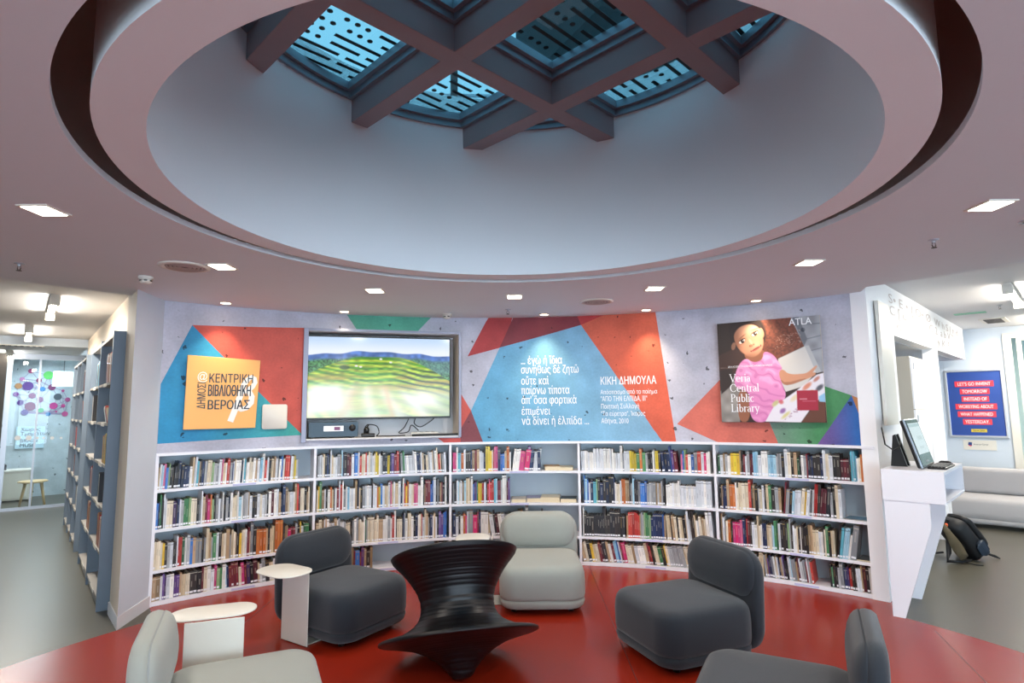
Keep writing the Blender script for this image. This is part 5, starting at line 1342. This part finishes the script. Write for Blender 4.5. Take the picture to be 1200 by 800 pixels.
for (lp, seg, t), spots in zip(lc, ([(0, 5, .08, 'mkrwcrtkorwkm', 12), (0, 4, .1, 'crkw', 62), (0, 3, .10, 'ekyoytkyot', 5), (0, 1, .05, 'kmgrwokrtmok', 4), (0, 2, .5, 'kgk', 0), (1, 5, .2, 'lgnkgln', 0), (1, 4, .6, 'kgt', 0), (1, 2, .1, 'knvmgwrkvn', 6), (1, 1, .2, 'torkcrok', 0)], [(0, 4, .1, 'yor', 20), (0, 5, .3, 'mgk', 0), (1, 3, .3, 'rmkr', 0), (1, 2, .2, 'okrm', 0), (0, 1, .3, 'gkt', 0)])):
    for (k, j, st_, cols, ln) in spots:
        s_ = (.62 if lp is lc[0][0] else 3.45) + seg * k + t + st_
        for n, c in enumerate(cols):
            b = dict(th=.03, h=.24 + .05 * rb_.random(), d=.14, col=list(hx(rb_.choice(PAL[c]))), top='#b8a684', lab=False)
            mb = MB(); colr = []; book_mesh(mb, colr, b, Matrix.Identity(4)); o = mb.build('book', BOOKM, col=colr, fix=False)
            p = lp(s_ + n * (.034 if ln < 30 else .06), .012); z = .10 + j * .372 + .013
            # spine faces -eL, thickness along dL
            R_ = Matrix((dL, eL, Vector((0, 0, 1)))).transposed().to_4x4()
            lr = Matrix.Rotation(math.radians(ln), 4, 'Y')
            o.matrix_world = Matrix.Translation(p + Vector((0, 0, z))) @ R_ @ Matrix.Translation((.015, 0, 0)) @ lr @ Matrix.Translation((-.015, 0, 0))
            hl = ['bottom', 'second', 'third', 'fourth', 'fifth', 'sixth'][j]
            col_ = ['nearest', 'next'][k]
            tag(o, '%s book, %s in row, %s level, %s column, %s grey bookcase' % (CN[c], ORD[n], hl, col_, 'near' if lp is lc[0][0] else 'far'), 'book', 'books in the grey bookcases')

# ------------------------------------------------------------------ ceiling fittings
def ring_fit(mbp): pass
sqp = empty('ceiling_light')
MB().box((0, 0, .0), (.155, .170, .008)).build('frame', TABLEW, sqp); MB().box((0, 0, -.0045), (.125, .14, .003)).build('diffuser', LAMPW, sqp)
sq_names = {0: 'first clockwise from the right edge of the picture', 1: 'front right, above the desk corner', 2: 'between round vent and right side', 3: 'small, directly above the poem', 4: 'left of the sprinkler, above the television', 5: 'left of the television near the round vent', 6: 'at the far left beside the cove'}
for k in range(12):
    a = math.radians(30 * k + 1); x, y = .07 + 2.42 * math.cos(a), 2.87 + 2.42 * math.sin(a)
    if k in (0, 6): y += .02
    o = sqp if k == 0 else copy_tree(sqp); o.location = (x, y, CZ - .003)
    lab = 'lit square recessed ceiling light, ' + sq_names.get(k, 'in the ring part behind the photographer')
    tag(o, lab, 'light', 'square recessed lights around the opening')
    area_light('lamp_light', (x, y, CZ - .03), .12, L_SQUARE, (1, .93, .84))
dlp = empty('downlight')
MB().lathe([(.045, -.004), (.055, -.006), (.058, 0), (.045, 0)], 24, cap=False).build('trim_ring', TABLEW, dlp); MB().lathe([(0, -.003), (.045, -.003)], 24, cap=False).build('lens', LAMPR, dlp)
bl = {7: 'behind the photographer at far left', 8: 'behind the photographer, left of centre', 9: 'straight behind the photographer', 10: 'behind the photographer, right of centre', 11: 'behind the photographer at far right'}
for k in bl: bpy.data.objects['ceiling_light.%03d' % k]['label'] = 'lit square recessed ceiling light ' + bl[k]
dn = ['above the orange board', 'above the television', 'above the poem', 'above the orange red wedge right of the poem', 'above the picture of the girl']
for k, a in enumerate((-37.9, -23.2, 5.0, 19.4, 33.6)):
    p = arc(a, RW - .20, CZ - .001); o = dlp if k == 0 else copy_tree(dlp); o.location = p
    tag(o, 'small round lit downlight ' + dn[k], 'light', 'round downlights along the mural')
    l = bpy.data.lights.new('spot', 'SPOT'); l.energy = L_SPOT; l.color = (1, .80, .55); l.spot_size = math.radians(80); l.spot_blend = 1; l.shadow_soft_size = .04
    so2 = bpy.data.objects.new('downlight_spot', l); COL.objects.link(so2); so2.location = p - Vector((0, 0, .02))
    d = (arc(a, RW, 2.0) - so2.location); so2.rotation_euler = Vector((d.x * .5, d.y * .5, -1)).to_track_quat('-Z', 'Y').to_euler()
def vent(x, y, label, first=[None]):
    if first[0] is None:
        e = empty('ceiling_vent')
        MB().lathe([(.165, 0), (.165, -.006), (.14, -.012), (.125, -.006), (.125, 0)], 48, cap=False).build('rim', TABLEW, e)
        for r in (.105, .08, .055, .03): MB().lathe([(r + .018, -.002), (r + .012, -.014), (r, -.003)], 40, cap=False).build('ring', mat('vent_ring', '#b8aaa4', .5), e)
        MB().lathe([(0, -.001), (.125, -.001)], 40, cap=False).build('duct', DARK, e); first[0] = e
    else: e = copy_tree(first[0])
    e.location = (x, y, CZ); tag(e, label, 'vent', 'round ceiling diffusers')
vent(-2.31, 4.04, 'round ceiling air diffuser at the left, beside the smoke detector'); vent(.825, 5.60, 'round ceiling air diffuser above the poem')
def smoke(x, y, label, first=[None]):
    if first[0] is None:
        e = empty('smoke_detector'); MB().lathe([(.05, 0), (.052, -.015), (.045, -.022), (.045, -.022)], 28).build('mount', TABLEW, e)
        MB().lathe([(.038, -.022), (.042, -.040), (.030, -.052), (0, -.055)], 28).build('sensor', TABLEW, e)
        for k in range(6):
            a = k * PI / 3; MB().box((.0405 * math.cos(a), .0405 * math.sin(a), -.034), (.004, .022, .010), a).build('slot', BLACKP, e)
        first[0] = e
    else: e = copy_tree(first[0])
    e.location = (x, y, CZ); tag(e, label, 'smoke detector', 'smoke detectors')
smoke(-2.77, 4.34, 'white smoke detector on the ceiling at left, near the round diffuser'); smoke(-.70, 6.25, 'white smoke detector on the ceiling above the television corner')
def sprinkler(x, y, label, z=CZ, first=[None]):
    if first[0] is None:
        e = empty('sprinkler'); MB().lathe([(.03, 0), (.03, -.004), (.012, -.008)], 24).build('escutcheon', ALU, e)
        MB().lathe([(.011, -.006), (.011, -.022)], 12).build('body', ALU, e)
        for s_ in (-1, 1): MB().tube([(s_ * .009, 0, -.02), (s_ * .012, 0, -.035), (s_ * .004, 0, -.05)], .003, 6).build('frame_arm', DARK, e)
        MB().lathe([(0, -.048), (.016, -.050), (.016, -.053), (0, -.053)], 16).build('deflector', DARK, e); first[0] = e
    else: e = copy_tree(first[0])
    e.location = (x, y, z); tag(e, label, 'sprinkler', 'ceiling sprinklers')
sprinkler(-3.36, 3.90, 'ceiling sprinkler at the left edge of the picture'); sprinkler(-.04, 6.0, 'ceiling sprinkler above the poem'); sprinkler(2.65, 3.57, 'ceiling sprinkler near the right edge under the cove ceiling')
sprinkler(6.01, 7.1, 'sprinkler on the upper ceiling in the right side room', CZ2)
spk = empty('ceiling_speaker', (2.94, 3.20, CZ)); tag(spk, 'round recessed ceiling fitting cut by the right edge', 'ceiling fitting')
MB().lathe([(.06, 0), (.06, -.006), (.045, -.01), (.045, -.002)], 28, cap=False).build('rim', ALU, spk); MB().lathe([(0, -.002), (.045, -.002)], 24, cap=False).build('grille', DARK, spk)

def tube_lamp(x, y, d, label, first=[None], L=1.35):
    ang = math.atan2(d.y, d.x)
    if first[0] is None:
        e = empty('batten_light'); MB().box((0, 0, -.02), (L, .07, .04)).build('housing', TABLEW, e, bevel=.004)
        for s_ in (-1, 1): MB().box((s_ * (L / 2 - .02), 0, -.065), (.04, .09, .09)).build('end_cap', TABLEW, e, bevel=.004)
        MB().tube([(-L / 2 + .04, 0, -.07), (L / 2 - .04, 0, -.07)], .024, 12).build('tube', LAMPT, e); first[0] = e
    else: e = copy_tree(first[0])
    e.location = (x, y, CZ2); e.rotation_euler = (0, 0, ang); tag(e, label, 'light', 'fluorescent batten lights')
    area_light('batten_glow', (x, y, CZ2 - .11), 1.2, L_TUBE, (1, .93, .82), sy=.08).rotation_euler = (0, 0, ang)
tube_lamp(-5.05, 6.33, dL, 'lit fluorescent batten, nearest of the left corridor'); tube_lamp(-6.98, 8.36, dL, 'lit fluorescent batten, second in the left corridor')
tube_lamp(-8.9, 10.3, dL, 'lit fluorescent batten by the glass partition'); bpy.data.objects['batten_light.002'].location.z = 2.76
tube_lamp(5.45, 6.25, dR, 'lit fluorescent batten in the right side room, nearest'); tube_lamp(7.6, 8.3, dR, 'lit fluorescent batten in the right side room by the door')
gv = empty('ceiling_grille', (7.05, 8.45, CZ2), .78); tag(gv, 'rectangular ceiling air grille in the right side room', 'vent')
MB().box((0, 0, -.005), (.62, .30, .01)).build('frame', TABLEW, gv)
for k in range(9): MB().box((-.24 + k * .06, 0, -.014), (.03, .20, .008)).build('slat', DARK, gv)
gs = MB().box((0, 0, 0), (.34, .16, .006), -.75).build('green_marker', mat('green_label', '#7cc8a8', .5)); gs.location = (6.15, 7.75, CZ2 - .004)
tag(gs, 'small green plate on the ceiling of the right side room', 'plate')
gl_ = empty('ceiling_grille', (-7.82, 9.2, 2.755), math.atan2(eL.y, eL.x)); tag(gl_, 'long narrow ceiling grille in the left corridor', 'vent')
MB().box((0, -.15, -.006), (.62, .14, .012)).build('frame', TABLEW, gl_)
for k in range(8): MB().box((-.26 + k * .074, -.15, -.015), (.04, .09, .006)).build('slat', DARK, gl_)
area_light('glass_room_fill', BW - dL * 1.0 + eL * -.3 + Vector((0, 0, 2.7)), .8, L_SMALLROOM, (.85, .94, 1))  # added area light without a fixture, stands in for the room's window daylight
